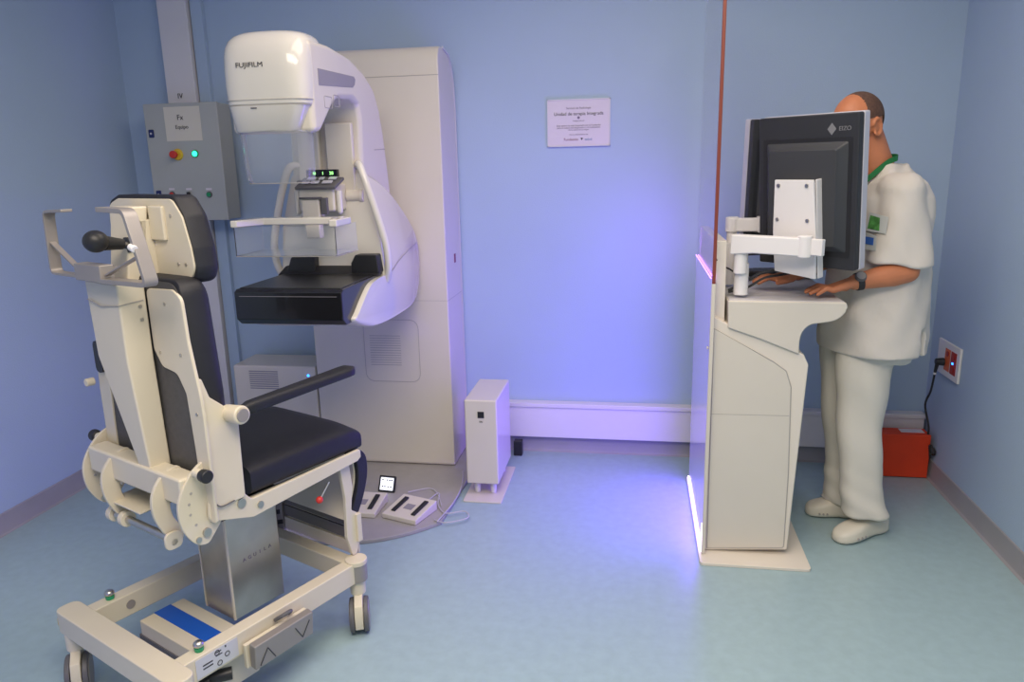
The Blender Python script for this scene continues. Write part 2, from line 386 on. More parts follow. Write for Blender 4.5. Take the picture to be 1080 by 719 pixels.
# arm side outline (traced on its own plane), arm is 0.29 m thick
AX = .156
def side(pts, X): return [(P(u, v, 0, X).y, P(u, v, 0, X).z) for u, v in pts]
XS = MX+AX
arm_prof = [(2.56, 1.955), (2.75, 1.957), (2.95, 1.940), (3.10, 1.90), (3.20, 1.85), (3.26, 1.77), (3.30, 1.66), (3.335, 1.50), (3.37, 1.3), (3.38, .98), (3.01, .98), (3.005, 1.50), (3.02, 1.72), (3.005, 1.765), (2.95, 1.785), (2.80, 1.775), (2.74, 1.745), (2.62, 1.65), (2.56, 1.642)]
arm = WB(mm).prism(arm_prof, 'x', MA-AX, MA+AX).build('gantry_arm', 'machine_white', bevel=.022, seg=4)
# mauve grey stripe on the arm's side and small seams
st = [(2.62, 1.807), (2.95, 1.829), (2.975, 1.842), (2.985, 1.862), (2.97, 1.872), (2.62, 1.864)]
for s in (1, -1): WB(mm).prism(st, 'x', MA+s*(AX-.003), MA+s*(AX+.0015)).build('side_stripe', 'machine_grey', parent=arm, bevel=.001)
b = WB(mm)
b.tube([(MA+AX+.0005, y, z) for y, z in [(3.30, 1.60), (3.16, 1.595)]], .0014, n=6); b.build('arm_seam', 'seam', parent=arm); b = WB(mm)
b.tube([(MA+AX+.0005, y, z) for y, z in rr(2.66, 1.735, 2.73, 1.775, .008)], .0010, n=6, closed=True)
b.build('access_cover_outline', 'seam', parent=arm); b = WB(mm)
b.tube([(MA+AX+.0005, y, z) for y, z in rr(2.745, 1.745, 2.80, 1.785, .008)], .0010, n=6, closed=True)
b.build('access_cover_outline', 'seam', parent=arm); b = WB(mm)
b.tube([(MA+AX+.0005, y, z) for y, z in [(3.10, 1.465), (3.055, 1.462), (3.045, 1.44), (3.045, 1.26)]], .0018, n=6)
b.build('arm_seam', 'seam', parent=arm)
# front guide rails on the vertical arm
b = WB(mm)
for x0, x1 in ((-.125, -.03), (.0, .115)): b.box((MX+x0, 2.985, 1.02), (MX+x1, 3.01, 1.70))
b.build('guide_cover', 'machine_white', parent=arm, bevel=.006)

# tube head: rounded cover + tapered collimator below
HW = .168
def sup(cx, cz, hx, hz, n=40, e=4.0):
    return [(cx+hx*math.copysign(abs(math.cos(a))**(2/e), math.cos(a)), cz+hz*math.copysign(abs(math.sin(a))**(2/e), math.sin(a))) for a in [2*PI*i/n for i in range(n)]]
# lofted upwards: horizontal rounded-rectangle sections
def hsec(z, hx, y0, y1, e=5, dx=0):
    return [Vector((MA+dx+x, y, z)) for x, y in [(p[0], p[1]) for p in sup(0, (y0+y1)/2, hx, (y1-y0)/2, 48, e)]]
b = WB(mm)
b.loft([hsec(z, hx, 2.50+d, 2.72+d*.5, e) for z, hx, d, e in ((1.738, .148, .012, 5), (1.743, .152, .007, 5), (1.80, .1550, .001, 4.5), (1.86, .1555, 0, 4.2), (1.90, .1552, .003, 4), (1.93, .154, .010, 3.8), (1.953, .149, .022, 3.5), (1.970, .137, .038, 3.3), (1.982, .118, .058, 3), (1.988, .09, .085, 3), (1.990, .05, .10, 3))])
head = b.build('tube_head', 'machine_gloss', parent=mm)
b = WB(mm)
b.loft([hsec(1.650, .118, 2.530, 2.70, 5, -.016), hsec(1.656, .123, 2.524, 2.71, 5, -.015), hsec(1.73, .146, 2.510, 2.72, 5, -.003), hsec(1.737, .148, 2.508, 2.72, 5, -.001)])
colm = b.build('collimator_housing', 'machine_gloss', parent=mm)
b = WB(mm); b.loft([hsec(1.7365, .1500, 2.5095, 2.70), hsec(1.7380, .1500, 2.5095, 2.70)]); b.loft([hsec(1.7555, .1548, 2.5035, 2.69), hsec(1.7565, .1549, 2.5034, 2.69)])
b.build('head_seam', 'seam', parent=head)
text('maker_name', 'FUJIFILM', .0225, 'ink', Vector((-.046, 2.4990-3.3, 1.868)), (1, 0, 0), (0, 0, 1), parent=head, sx=1.22)
WB(mm).box((MX-.06, 2.508, 1.727), (MX-.038, 2.52, 1.731)).build('latch', 'dark_grey', parent=colm)
# transparent face shield: a curved tray hanging below the head
sh = []
for k in range(15):
    a = PI*(k/14)
    sh.append((MA+ -.130*math.cos(a), 2.60-.075*math.sin(a)**.45))
b = WB(mm)
out, inn = [], []
for (x, y) in sh: out.append((x, y))
for zt in (0,):
    rings = []
    for z, s_ in ((1.655, 1.0), (1.53, .98), (1.485, .94), (1.474, .86)):
        o_ = [Vector((MA+(x-MA)*s_, 2.64+(y-2.64)*s_, z)) for x, y in sh]; i_ = [Vector((MA+(x-MA)*(s_-.025), 2.64+(y-2.64)*(s_-.03), z)) for x, y in sh][::-1]
        rings.append(o_+i_)
b.loft(rings); b.build('face_shield', 'shield_plastic', parent=mm)
b = WB(mm); b.tube([(MA+(x-MA)*.90, 2.64+(y-2.64)*.90, 1.474) for x, y in sh], .0018, n=6); b.build('shield_rim', 'seam', parent=mm)

# compression carriage on the arm
cu = WB(mm)
cu.prism(rr(-.075+MX, 2.8550, .075+MX, 3.0, .012), 'z', 1.355, 1.46)
cu.build('compression_carriage', 'machine_white', bevel=.008)
b = WB(mm); b.extr([(MX-.08, 2.8350, 1.452), (MX+.088, 2.8350, 1.452), (MX+.098, 2.9150, 1.488), (MX-.07, 2.9150, 1.488)], (0, .004, -.012)); tilt = b.build('key_panel', 'dark_grey', bevel=.003)
b = WB(mm)
for i, (x, w_) in enumerate(((-.055, .028), (-.015, .03), (.03, .04), (-.04, .03), (.005, .02), (.045, .032))):
    k = i//3; y0 = 2.8500+.03*k; z0 = 1.4645+.0135*k
    b.extr([(MX+x, y0, z0), (MX+x+w_, y0, z0), (MX+x+w_, y0+.018, z0+.0085), (MX+x, y0+.018, z0+.0085)], (0, -.001, .003))
b.build('keys', 'silver', parent=tilt)
d_ = WB(mm).box((MX-.055, 2.9100, 1.488), (MX+.072, 2.9350, 1.518)).build('status_display', 'screen_dark', bevel=.003)
for x, s_ in ((-.022, '0'), (.012, '1'), (.048, '28')):
    o = text('display_digits', s_, .017, 'green_digits', (x, 2.9092-3.3, 1.503), (1, 0, 0), (0, 0, 1), parent=d_)
b = WB(mm); b.cyl((MX+.075, 2.9950, 1.41), (MX+.135, 2.9950, 1.41), .026, .024); b.cyl((MX+.133, 2.9950, 1.41), (MX+.150, 2.9950, 1.41), .03, .028, 28); b.build('compression_knob', 'machine_white', bevel=.004)
b = WB(mm); b.box((MX-.055, 2.8300, 1.31), (MX+.02, 2.8850, 1.405)); b.box((MX-.048, 2.8350, 1.25), (MX+.014, 2.8750, 1.32)); b.build('paddle_holder', 'machine_white', bevel=.006)
b = WB(mm); b.box((MX-.06, 2.8250, 1.405), (MX+.03, 2.8450, 1.413)); b.box((MX+.024, 2.8350, 1.345), (MX+.05, 2.8550, 1.41)); b.box((MX+.02, 2.8350, 1.325), (MX+.06, 2.8600, 1.332)); b.build('holder_clamp', 'dark_grey', bevel=.002)
for x in (-.088, .088):
    b = WB(mm); b.cyl((MX+x, 2.8750, 1.355), (MX+x, 2.8750, 1.435), .012, .012, 16); b.ball((MX+x, 2.8750, 1.355), .012, 16, 8)
    b.build('release_lever', 'machine_gloss')
# compression paddle: white frame and a clear tray
ZP = 1.318
b = WB(mm)
b.extr([(MX-.205, 2.545, ZP), (MX-.18, 2.545, ZP), (MX-.135, 2.665, ZP), (MX+.135, 2.665, ZP), (MX+.175, 2.545, ZP), (MX+.205, 2.545, ZP), (MX+.20, 2.70, ZP), (MX+.16, 2.735, ZP), (MX-.16, 2.735, ZP), (MX-.20, 2.70, ZP)], (0, 0, .026))
pd = b.build('paddle_frame', 'machine_gloss', bevel=.005)
b = WB(mm)
x0, x1, y0, y1, z0, z1 = MX-.195, MX+.195, 2.55, 2.76, 1.213, ZP+.002; th = .0025
b.box((x0, y0, z0), (x1, y1, z0+th)); b.box((x0, y0, z0+th), (x1, y0+th, z1)); b.box((x0, y0+th, z0+th), (x0+th, y1, z1)); b.box((x1-th, y0+th, z0+th), (x1, y1, z1))
b.build('paddle_tray', 'clear_plastic', parent=pd)
b = WB(mm); b.tube([(x0, y1, z0), (x0, y0, z0), (x1, y0, z0), (x1, y1, z0)], .0014, n=6); b.build('tray_rim', 'seam', parent=pd)
# detector table
TW = .210
tp = rp([(2.53, .982), (2.53, 1.084), (2.548, 1.093), (3.02, 1.095), (3.02, .95), (2.56, .958)], [.01, .008, .01, 0, 0, .015])
tb = WB(mm).prism(tp, 'x', MX-TW, MX+TW).build('detector_table', 'black_gloss', bevel=.005)
WB(mm).box((MX-TW+.012, 2.553, 1.090), (MX+TW-.012, 3.0, 1.0975)).build('table_top', 'carbon', parent=tb, bevel=.003)
WB(mm).box((MX-TW+.02, 2.5285, 1.068), (MX+TW-.02, 2.531, 1.0695)).build('table_seam', 'machine_grey', parent=tb)
b = WB(mm); b.extr([(MX-.222, 2.90, 1.09), (MX+.222, 2.90, 1.09), (MX+.205, 2.95, 1.125), (MX-.205, 2.95, 1.125)], (0, .05, 0)); b.prism([(MX-.19, 1.10), (MX-.06, 1.10), (MX-.06, 1.165), (MX-.165, 1.165)], 'y', 2.925, 2.975); b.prism([(MX+.10, 1.10), (MX+.222, 1.10), (MX+.212, 1.175), (MX+.12, 1.175), (MX+.10, 1.14)], 'y', 2.915, 2.975)
b.build('table_bracket', 'black_plastic', parent=tb, bevel=.006)
# rounded lower shroud
SW = .229
sp = [(2.97, 1.30), (2.965, 1.085), (2.86, 1.083), (2.78, 1.070), (2.70, 1.030), (2.635, .990), (2.60, .966), (2.68, .930), (2.83, .897), (3.08, .885), (3.343, .895), (3.45, .965), (3.48, 1.06), (3.478, 1.13), (3.44, 1.24), (3.31, 1.36), (3.16, 1.45), (3.0, 1.50)]
spc = [(p.x, p.y) for p in crv([(y, z, 0) for y, z in sp[1:]], 4)]
spc = sp[:1]+spc
def shrink(pts, f_): 
    cy = sum(p[0] for p in pts)/len(pts); cz = sum(p[1] for p in pts)/len(pts)
    return [(cy+(p[0]-cy)*f_, cz+(p[1]-cz)*f_) for p in pts]
b = WB(mm); R_ = []
for s_, f_ in ((-1, .965), (-.98, .985), (-.93, .996), (-.8, 1), (.8, 1), (.93, .996), (.98, .985), (1, .965)): R_.append([Vector((MX+s_*(SW-(SW-AX-.01)*max(0, min(1, (z-1.15)/.34))**1.3), y, z)) for y, z in shrink(spc, f_)])
b.loft(R_); shd = b.build('arm_shroud', 'machine_gloss', ang=50)
b = WB(mm); b.tube([(MX+SW*1.0, y, z) for y, z in [(3.02, 1.08), (3.15, 1.12), (3.30, 1.15), (3.43, 1.17)]], .0014, n=6); b.build('shroud_seam', 'machine_grey', parent=shd)
# the two patient hand grips
for s_ in (-1, 1):
    b = WB(mm); b.tube(crv([(MX+s_*.12, 3.01, 1.53), (MX+s_*.15, 2.96, 1.53), (MX+s_*.185, 2.945, 1.44), (MX+s_*.228, 2.945, 1.29), (MX+s_*.246, 2.95, 1.20), (MX+s_*.244, 2.965, 1.12), (MX+s_*.225, 2.99, 1.06)], 8), .0155, n=14)
    b.build('hand_grip', 'machine_gloss')
# round grey floor plate
ce = (MX, 3.46); rings = []
ell = [(ce[0]+.62*math.sin(a), ce[1]-.80*math.cos(a)) for a in [-PI/2+PI*i/48 for i in range(49)]]
ell = [p for p in ell if p[0] > MX-.5 and p[0] < MX+.46]; ell = [(MX-.36, YB-.025), (MX-.36, ce[1]), (MX-.5, ce[1])]+ell+[(MX+.46, ce[1]), (MX+.40, YB-.025)]
WB(mm).prism(ell, 'z', 0, .018).build('floor_plate', 'base_grey', bevel=.004)

# ---- things standing on the plate: pedal blocks, display
def pedal(px_, label, slots):
    c, rz = px_
    t = thing('foot_pedal', (c[0], c[1], .019), rz, label, 'foot pedal', 'pedal blocks on the round floor plate')
    b = MB(); b.extr([(0-.09, -.085, 0), (-.09, .085, 0), (-.09, .085, .045), (-.09, -.085, .022)], (.18, 0, 0)); b.build('pedal_housing', 'machine_white', t, bevel=.004)
    for x in slots:
        b = MB(); b.extr([(x-.011, -.055, .027), (x-.011, .055, .0425), (x-.011, .055, .050), (x-.011, -.055, .032)], (.022, 0, 0)); b.build('rocker_pedal', 'black_plastic', t, bevel=.002)
    b = MB(); b.extr([(-.022, -.02, .031), (-.022, .02, .0364), (-.022, .02, .0374), (-.022, -.02, .032)], (.044, 0, 0)); b.build('pedal_symbol', 'machine_grey', t)
    return t
q1 = P(432, 537, 2, .04); q2 = P(386, 533, 2, .04)
pedal(((q1.x, q1.y), -.32), 'right one of two white foot pedal blocks, turned towards the slim white cabinet', (-.05, .055))
pedal(((q2.x-.02, q2.y+.01), -.02), 'left one of two white foot pedal blocks, partly hidden behind the chair footrest', (-.06, .055))
q = P(407, 519, 2, .019)
t = thing('pedal_display', (q.x, q.y, .019), -.1, 'small lit screen in a black frame propped up behind the foot pedals', 'display')
MT = Matrix.Rotation(math.radians(-25), 4, 'X')
b = MB(); b.prism(rr(-.042, 0, .042, .078, .006), 'y', 0, .012, MT); cs = b.build('screen_case', 'black_plastic', t, bevel=.002)
b = MB(); b.prism(rr(-.033, .010, .033, .069, .003), 'y', -.001, .0005, MT); sc = b.build('screen', 'screen_lit', cs)
b = MB()
for z, xs in ((.055, (-.022, .0, .013, .024)), (.024, (-.02, -.008, .008, .022))):
    for x in xs: b.box((x-.004, -.002, z), (x+.004, -.0008, z+.005), MT)
b.box((-.03, -.002, .042), (.03, -.0008, .043), MT); b.build('screen_marks', 'ink', sc)
b = MB(); b.box((-.02, .012, 0), (.02, .045, .004)); b.build('screen_stand', 'black_plastic', t)
# thin cables from the pedals to the column
cabs = [[(452, 527), (463, 520), (462, 532), (470, 541), (490, 539), (493, 546), (470, 551), (458, 548)], [(461, 550), (478, 530), (487, 512), (488, 497)], [(430, 519), (452, 515), (461, 520), (466, 534)]]
for i, (c_, lb) in enumerate(zip(cabs, ('thin pale cable looping on the floor right of the foot pedals', 'thin pale cable running back beside the right side of the machine', 'thin pale cable lying on the round floor plate behind the pedals'))):
    pts = crv([P(u, v, 2, .022 if i != 1 else .024) for u, v in c_], 8)
    tag(MB().tube(pts, .003, n=6).build('cable', 'cable_grey'), lb, 'cable')

# ================================================================== white generator cabinet left of the column
x0, x1 = -2.08, MX-CXW-.008
t = thing('generator_cabinet', ((x0+x1)/2, 3.64, 0), 0, 'low white vented cabinet with a small blue light standing left of the tall machine column', 'cabinet')
body = WB(t).box((x0, 3.50, .03), (x1, YB-.066, .53)).build('cabinet_body', 'machine_white', bevel=.012, seg=3)
WB(t).box((x0+.02, 3.52, 0), (x1-.02, YB-.08, .03)).build('plinth', 'dark_grey')
b = WB(t)
for i in range(9): b.box((x0+.09, 3.4985, .405+i*.0115), (x0+.25, 3.505, .410+i*.0115))
b.build('vent_slots', 'machine_grey', parent=body)
q = P(325, 396, 1, 3.499); WB(t).ball((q.x, 3.499, q.z), (.006, .004, .006)).build('status_light', 'blue_lamp', parent=body)

# ================================================================== slim white cabinet on feet
ya, yb = 3.18, 3.53
bl, br_ = P(497, 511, 1, ya), P(526, 509, 1, ya); tl = P(487, 423, 1, ya)
x0, x1, z0, z1 = P(491, 470, 1, ya).x, P(525, 470, 1, ya).x, P(511, 510.5, 1, ya).z, P(505, 422, 1, ya).z
t = thing('slim_cabinet', ((x0+x1)/2, 3.45, 0), 0, 'slim white cabinet on short legs standing right of the tall x-ray machine', 'cabinet')
body = WB(t).box((x0, ya, z0), (x1, yb, z1)).build('cabinet_body', 'machine_white', bevel=.008, seg=3)
for x in (x0+.04, x1-.035):
    for y in (ya+.05, yb-.05): WB(t).cyl((x, y, .01), (x, y, z0), .013, .016, 16).build('leg', 'trunking')
WB(t).prism(rr(x0-.01, ya-.055, x1+.020, yb+.02, .01), 'z', 0, .008).build('base_plate', 'machine_white', bevel=.002)
WB(t).box((x0+.062, ya-.002, z1-.085), (x0+.092, ya+.001, z1-.055)).build('front_socket', 'black_plastic', parent=body)
o = text('model_lettering', 'SAI', .012, 'ink', (x0+.077, ya-.001, z1-.103), (1, 0, 0), (0, 0, 1)); o.data.transform(Matrix.Translation(t.location).inverted()); o.parent = body
c0 = Vector((-.56, YB-.08, .045))
tag(MB().box((-.63, YB-.10, .0), (-.585, YB-.055, .082)).build('plug_block', 'black_plastic', bevel=.004), 'black plug block on the floor below the wall trunking, behind the slim cabinet', 'plug')

# ================================================================== EXAMINATION CHAIR (local: x to the sitter's right, y forwards)
CO, CR = (-1.275, 1.92), math.radians(-25.5)
ch = thing('examination_chair', (CO[0], CO[1], 0), CR, 'cream metal examination chair with black cushions on a wheeled frame, seen from behind', 'chair')
def C(u, v, ax, c): return P(u, v, ax, c, (CO, CR))
# wheeled frame
b = MB()
for s in (-1, 1): b.box((s*.232-.024, -.30, .178), (s*.232+.024, .36, .25))
b.prism(rr(-.315, -.345, .315, -.275, .03), 'z', .182, .253)
b.prism(rr(-.235, .325, .235, .375, .0), 'z', .180, .248)
for s in (-1, 1): b.cyl((s*.237, .36, .238), (s*.237, .36, .256), .037, .037, 28)
frame = b.build('base_frame', 'chair_paint', ch, bevel=.004)
for s in (-1, 1): MB().cyl((s*.237, .36, .180), (s*.237, .36, .238), .0345, .0345, 28).build('caster_collar', 'grey_metal', frame)
b = MB(); b.disc((-.207, -.17, .215), (1, 0, 0), .014, .002); b.disc((.2075, .05, .215), (-1, 0, 0), .014, .002); b.build('hole_plug', 'grey_metal', frame)
for s, y in ((-1, -.30), (1, -.30), (-1, .36), (1, .36)):
    x = s*(.237 if y > 0 else .262); r = .059
    ang = .78 if y > 0 else 1.0
    R_ = Matrix.Translation((x, y, 0)) @ Matrix.Rotation(ang, 4, 'Z')
    if y < 0: R_ = Matrix.Translation((x, y-.02, 0)) @ Matrix.Rotation(ang, 4, 'Z')
    cst = MB()
    cst.cyl((0, 0, .13), (0, 0, .184), .026, .026, 24, R_)
    hood = [(-.070, .030), (-.078, .075), (-.062, .112), (-.02, .135), (.02, .142), (.03, .12), (.02, .09), (-.005, .06), (-.02, .03)]
    cst.prism([(p[0]-.0, p[1]) for p in hood], 'x', -.014, .014, R_)
    k = cst.build('caster', 'chair_paint', ch, bevel=.003)
    for sx in (-1, 1):
        w_ = MB(); w_.cyl((sx*.016, -.02, r), (sx*.031, -.02, r), r, r-.002, 36, R_); ww = w_.build('wheel', 'dark_grey', k, bevel=.003)
        w_ = MB(); w_.cyl((sx*.031, -.02, r), (sx*.033, -.02, r), r-.014, r-.016, 30, R_); w_.build('wheel_cap', 'grey_metal', k)
    w_ = MB(); w_.cyl((-.016, -.02, r), (.016, -.02, r), r-.016, r-.016, 30, R_); w_.build('wheel_hub', 'chair_paint', k)
b = MB(); b.box((-.325, -.335, .19), (-.312, -.305, .215)); b.build('brake_tab', 'yellow_plastic', ch, bevel=.002)
# control label on the right rail
b = MB(); b.box((.256, -.245, .186), (.2575, -.115, .243)); lab = b.build('control_label', 'silver', ch)
b = MB()
for y, z, w_, h_ in ((-.225, .205, .03, .004), (-.225, .215, .03, .004), (-.185, .232, .018, .003), (-.185, .222, .02, .003), (-.155, .234, .004, .006), (-.155, .205, .003, .003)): b.box((.2574, y, z), (.2582, y+w_, z+h_))
for y, z in ((-.15, .212), (-.175, .198), (-.18, .232)): b.tube([(.2580, y+.007*math.cos(a*PI/8), z+.007*math.sin(a*PI/8)) for a in range(16)], .0012, n=5, closed=True)
b.build('label_print', 'ink', lab)
# green based chrome studs
for u, v, s in ((120, 632, -1), (196, 676, 1)):
    q = C(u, v, 2, .255); x = s*.232
    k = MB().cyl((x, q.y, .25), (x, q.y, .262), .012, .013, 24).build('stud_base', 'green_plastic', ch, bevel=.001)
    b = MB(); b.ball((x, q.y, .270), (.0145, .0145, .011)); b.build('stud', 'steel', k)
# battery box under the frame, blue stripe
b = MB(); b.box((-.18, -.165, .05), (.20, -.015, .165)); bb = b.build('drive_box', 'chair_paint', ch, bevel=.004)
b = MB(); b.box((-.178, -.118, .1645), (.19, -.062, .1668)); b.build('blue_stripe', 'blue_plastic', bb)
b = MB(); b.box((-.184, -.169, .05), (.202, -.163, .118)); b.build('box_skirt', 'dark_grey', bb)
# foot pedals on the right: backing bracket and plate with up and down marks
b = MB(); b.extr([(.262, -.105, .140), (.262, .115, .140), (.262, .115, .215), (.262, -.105, .215)], (.014, 0, 0)); b.box((.20, -.02, .15), (.265, .01, .178)); br = b.build('pedal_bracket', 'chair_paint', ch, bevel=.003)
b = MB(); b.extr([(.276, -.096, .143), (.276, .112, .143), (.284, .112, .222), (.284, -.098, .222)], (.026, 0, -.004)); pp = b.build('pedal_plate', 'grey_metal', ch, bevel=.004)
b = MB()
def chev(y, up):
    z0, z1 = (.150, .195) if up else (.200, .155)
    for e0, e1 in (((y-.026, z0), (y, z1)), ((y, z1), (y+.026, z0))):
        f_ = lambda z: .3025+(z-.135)*.092
        b.tube([(f_(e0[1]), e0[0], e0[1]-.002), (f_(e1[1]), e1[0], e1[1]-.002)], .0016, n=6)
chev(-.055, True); chev(.070, False); b.build('arrow_mark', 'ink', pp)
b = MB(); b.tube(crv([(.262, .06, .225), (.285, .05, .245), (.285, .02, .245), (.262, .01, .228)]), .006, n=8); b.build('pedal_latch', 'dark_grey', pp)
b = MB(); b.tube([(.20, -.20, .135), (.245, -.135, .135)], .018, n=14); b.tube([(.19, -.27, .12), (.215, -.19, .13)], .022, n=12); b.ball((.20, -.25, .115), (.02, .03, .018)); b.build('pedal_actuator', 'black_plastic', ch)
# lift column
b = MB(); b.prism(rr(-.075, .0, .075, .19, .006), 'z', .165, .545); lc = b.build('lift_column', 'brushed_steel', ch, bevel=0)
b = MB()
for x in (-.074, .073): b.box((x-.003, -.002, .165), (x+.004, .004, .545))
b.build('column_trim', 'chair_paint', lc)
for i, s_ in enumerate('AGUILA'):
    text('column_lettering', s_, .017, 'ink_soft', (.0757, .055+i*.019, .345+i*.001), (0, 1, 0), (0, 0, 1), parent=lc)
# seat support: black rails, seat frame
b = MB()
for s in (-1, 1): b.box((s*.125-.018, -.15, .535), (s*.125+.018, .33, .562))
b.box((-.15, .02, .53), (.15, .17, .562)); b.build('support_rail', 'black_plastic', ch, bevel=.003)
b = MB()
for s in (-1, 1):
    b.prism(rp([(-.145, .605), (-.01, .562), (.395, .590), (.41, .60), (.41, .628), (-.01, .618), (-.04, .655), (-.14, .665)], [.02, .02, .004, .004, .01, .02, .02, .02]), 'x', s*.238-.006, s*.238+.006)
    b.box((s*.238-(.0 if s < 0 else .03), .0, .60), (s*.238+(.03 if s < 0 else 0), .40, .612))
b.build('seat_frame', 'chair_paint', ch, bevel=.003)
for s in (-1, 1):
    for y, z, r in ((-.045, .620, .0135), (.015, .592, .010)): MB().disc((s*.244, y, z), (s, 0, 0), r, .004).build('frame_bolt', 'steel', ch)
# seat cushion
b = MB(); R_ = []
for k in range(15):
    y = .0+.425*k/14; e = 1.0 if k > 0 else .97
    fr_ = min(1, (14-k)/1.3); top = .712+.004*math.sin(k/14*PI) - (.022*(1-fr_)**1.5); bot = .610+.004*(1-fr_)
    hx = .235
    R_.append([Vector((x, y, z)) for x, z in sup(0, (top+bot)/2, hx, (top-bot)/2, 44, 4.6)])
b.loft(R_); b.build('seat_cushion', 'upholstery', ch, ang=60)
# small lever with a red ball under the seat
a_, c_ = C(347, 508, 0, .23), C(337, 527, 0, .23)
lv = MB().cyl(a_, c_, .0035, n=10).build('seat_lever', 'steel', ch)
MB().ball(c_, .0115).build('lever_ball', 'red_plastic', lv)
# leg rest hanging from the seat front
b = MB(); pr = crv([(.418, .625, 0), (.455, .585, 0), (.458, .52, 0), (.435, .45, 0), (.405, .395, 0)], 5); back = [(p.x-.045, p.y-.008) for p in pr][::-1]
b.prism([(p.x, p.y) for p in pr]+back, 'x', -.205, .218); b.build('calf_cushion', 'upholstery', ch, bevel=.012, seg=3, ang=50)
b = MB(); b.prism([(p[0]-.001, p[1]) for p in back]+[(p[0]-.008, p[1]) for p in back[::-1]], 'x', -.20, .205); b.build('calf_shell', 'chair_paint', ch, bevel=.001)
for s in (-1, 1):
    b = MB(); b.prism(rp([(.335, .592), (.375, .594), (.385, .50), (.372, .42), (.405, .395), (.405, .335), (.385, .26), (.365, .255), (.345, .33), (.350, .47)], .012), 'x', s*.214-.007, s*.214+.007)
    b.box((s*.214-.016, .385, .30), (s*.214+.016, .405, .40)); b.build('leg_rest_plate', 'chair_paint', ch, bevel=.002)
for z0, z1 in ((.338, .378), (.292, .332)):
    MB().box((-.165, .395, z0), (.19, .407, z1)).build('footrest_tread', 'tread_grey', ch, bevel=.002)
b = MB(); b.box((-.20, .402, .245), (.205, .412, .385)); b.box((-.165, .392, .240), (.19, .402, .286)); b.build('footrest_plate', 'chair_paint', ch, bevel=.002)
b = MB(); b.extr([(-.245, .385, .20), (-.245, .385, .345), (-.165, .385, .385), (-.165, .385, .235)], (0, .014, 0)); sb = b.build('slotted_bracket', 'grey_metal', ch, bevel=.002)
b = MB()
for k in range(3): b.extr([(-.232+k*.012, .3835, .318-k*.036), (-.232+k*.012, .3835, .335-k*.036), (-.190+k*.012, .3835, .350-k*.036), (-.190+k*.012, .3835, .333-k*.036)], (0, .002, 0))
b.build('bracket_slot', 'black_plastic', sb)

# ---------------- backrest
PY = -.15        # rear plane of the plates
b = MB()
plate = [(.068, 1.225), (.19, 1.23), (.225, 1.21), (.232, 1.10), (.258, .955), (.262, .90), (.262, .60), (.212, .60), (.206, .80), (.196, .955), (.165, 1.005), (.10, 1.015), (.068, 1.06)]
rad = [.02, .02, .03, .02, .02, .01, .01, .01, .0, .04, .03, .03, .03]
for s in (-1, 1):
    b.prism([(s*p[0], p[1]) for p in rp(plate, rad)], 'y', PY+.012, PY+.022)
plates = b.build('back_plates', 'chair_paint', ch, bevel=.003)
for s in (-1, 1):   # deep side arms carrying the seat
    b = MB(); b.prism(rp([(-.135, .635), (-.135, 1.0), (-.122, 1.0), (-.105, .945), (-.06, .905), (-.035, .885), (-.028, .86), (-.032, .635)], [.0, .02, .02, .02, .01, .01, .01, .01]), 'x', s*.236-.014, s*.236+.014)
    b.build('side_arm', 'chair_paint', ch, bevel=.004)
# back cushion: rounded slab between y -.125 and -.03
def cushion(name, outline, y0, y1, m, rnd=.03, parent=ch):
    cx = sum(p[0] for p in outline)/len(outline); cz = sum(p[1] for p in outline)/len(outline); b = MB(); R_ = []
    n = 7
    for k in range(n+1):
        a = PI/2*k/n; ins = rnd*(1-math.cos(a)); y = y1-rnd+rnd*math.sin(a)
        R_.append([Vector((cx+(x-cx)*(1-ins/max(.05, abs(outline[0][0]-cx)+.1)), y, cz+(z-cz)*(1-ins/.25))) for x, z in outline])
    R_.insert(0, [Vector((x, y0, z)) for x, z in outline]); R_.insert(0, [Vector((cx+(x-cx)*.985, y0-.004, cz+(z-cz)*.985)) for x, z in outline])
    b.loft(R_); return b.build(name, m, parent, ang=50)
bo = rp([(-.235, .655), (.235, .655), (.238, .95), (.215, 1.255), (-.215, 1.255), (-.238, .95)], [.03, .03, .05, .05, .05, .05], 6)
cushion('back_cushion', bo, PY+.024, -.045, 'upholstery')
b = MB(); b.prism([(p[0]*.96, p[1]*.985+.01) for p in bo], 'y', PY+.0175, PY+.0215); b.build('cushion_cover', 'upholstery_back', ch)
# headrest
ho = rp([(-.185, 1.240), (.185, 1.240), (.205, 1.275), (.198, 1.33), (.175, 1.41), (.135, 1.458), (-.135, 1.458), (-.188, 1.44), (-.198, 1.33), (-.20, 1.275)], .035, 5)
HY = -.066
b = MB(); b.prism([(p[0]*.975, 1.352+(p[1]-1.352)*.955) for p in ho], 'y', HY-.008, HY); hp = b.build('headrest_plate', 'chair_paint', ch, bevel=.002)
ho2 = [(p[0]*1.015, 1.352+(p[1]-1.352)*1.05) for p in ho]
cushion('headrest_cushion', ho2, HY+.001, HY+.066, 'upholstery', .022)
b = MB()
for x, z in ((.12, 1.41), (.165, 1.285), (-.12, 1.41), (.13, 1.285)): b.disc((x, HY-.008, z), (0, -1, 0), .0045, .002)
b.build('headrest_screw', 'steel', hp)
b = MB(); b.box((-.03, HY-.05, 1.24), (.03, HY-.006, 1.40)); b.box((.03, HY-.018, 1.345), (.095, HY-.006, 1.435)); b.build('headrest_bracket', 'chair_paint', ch, bevel=.004)
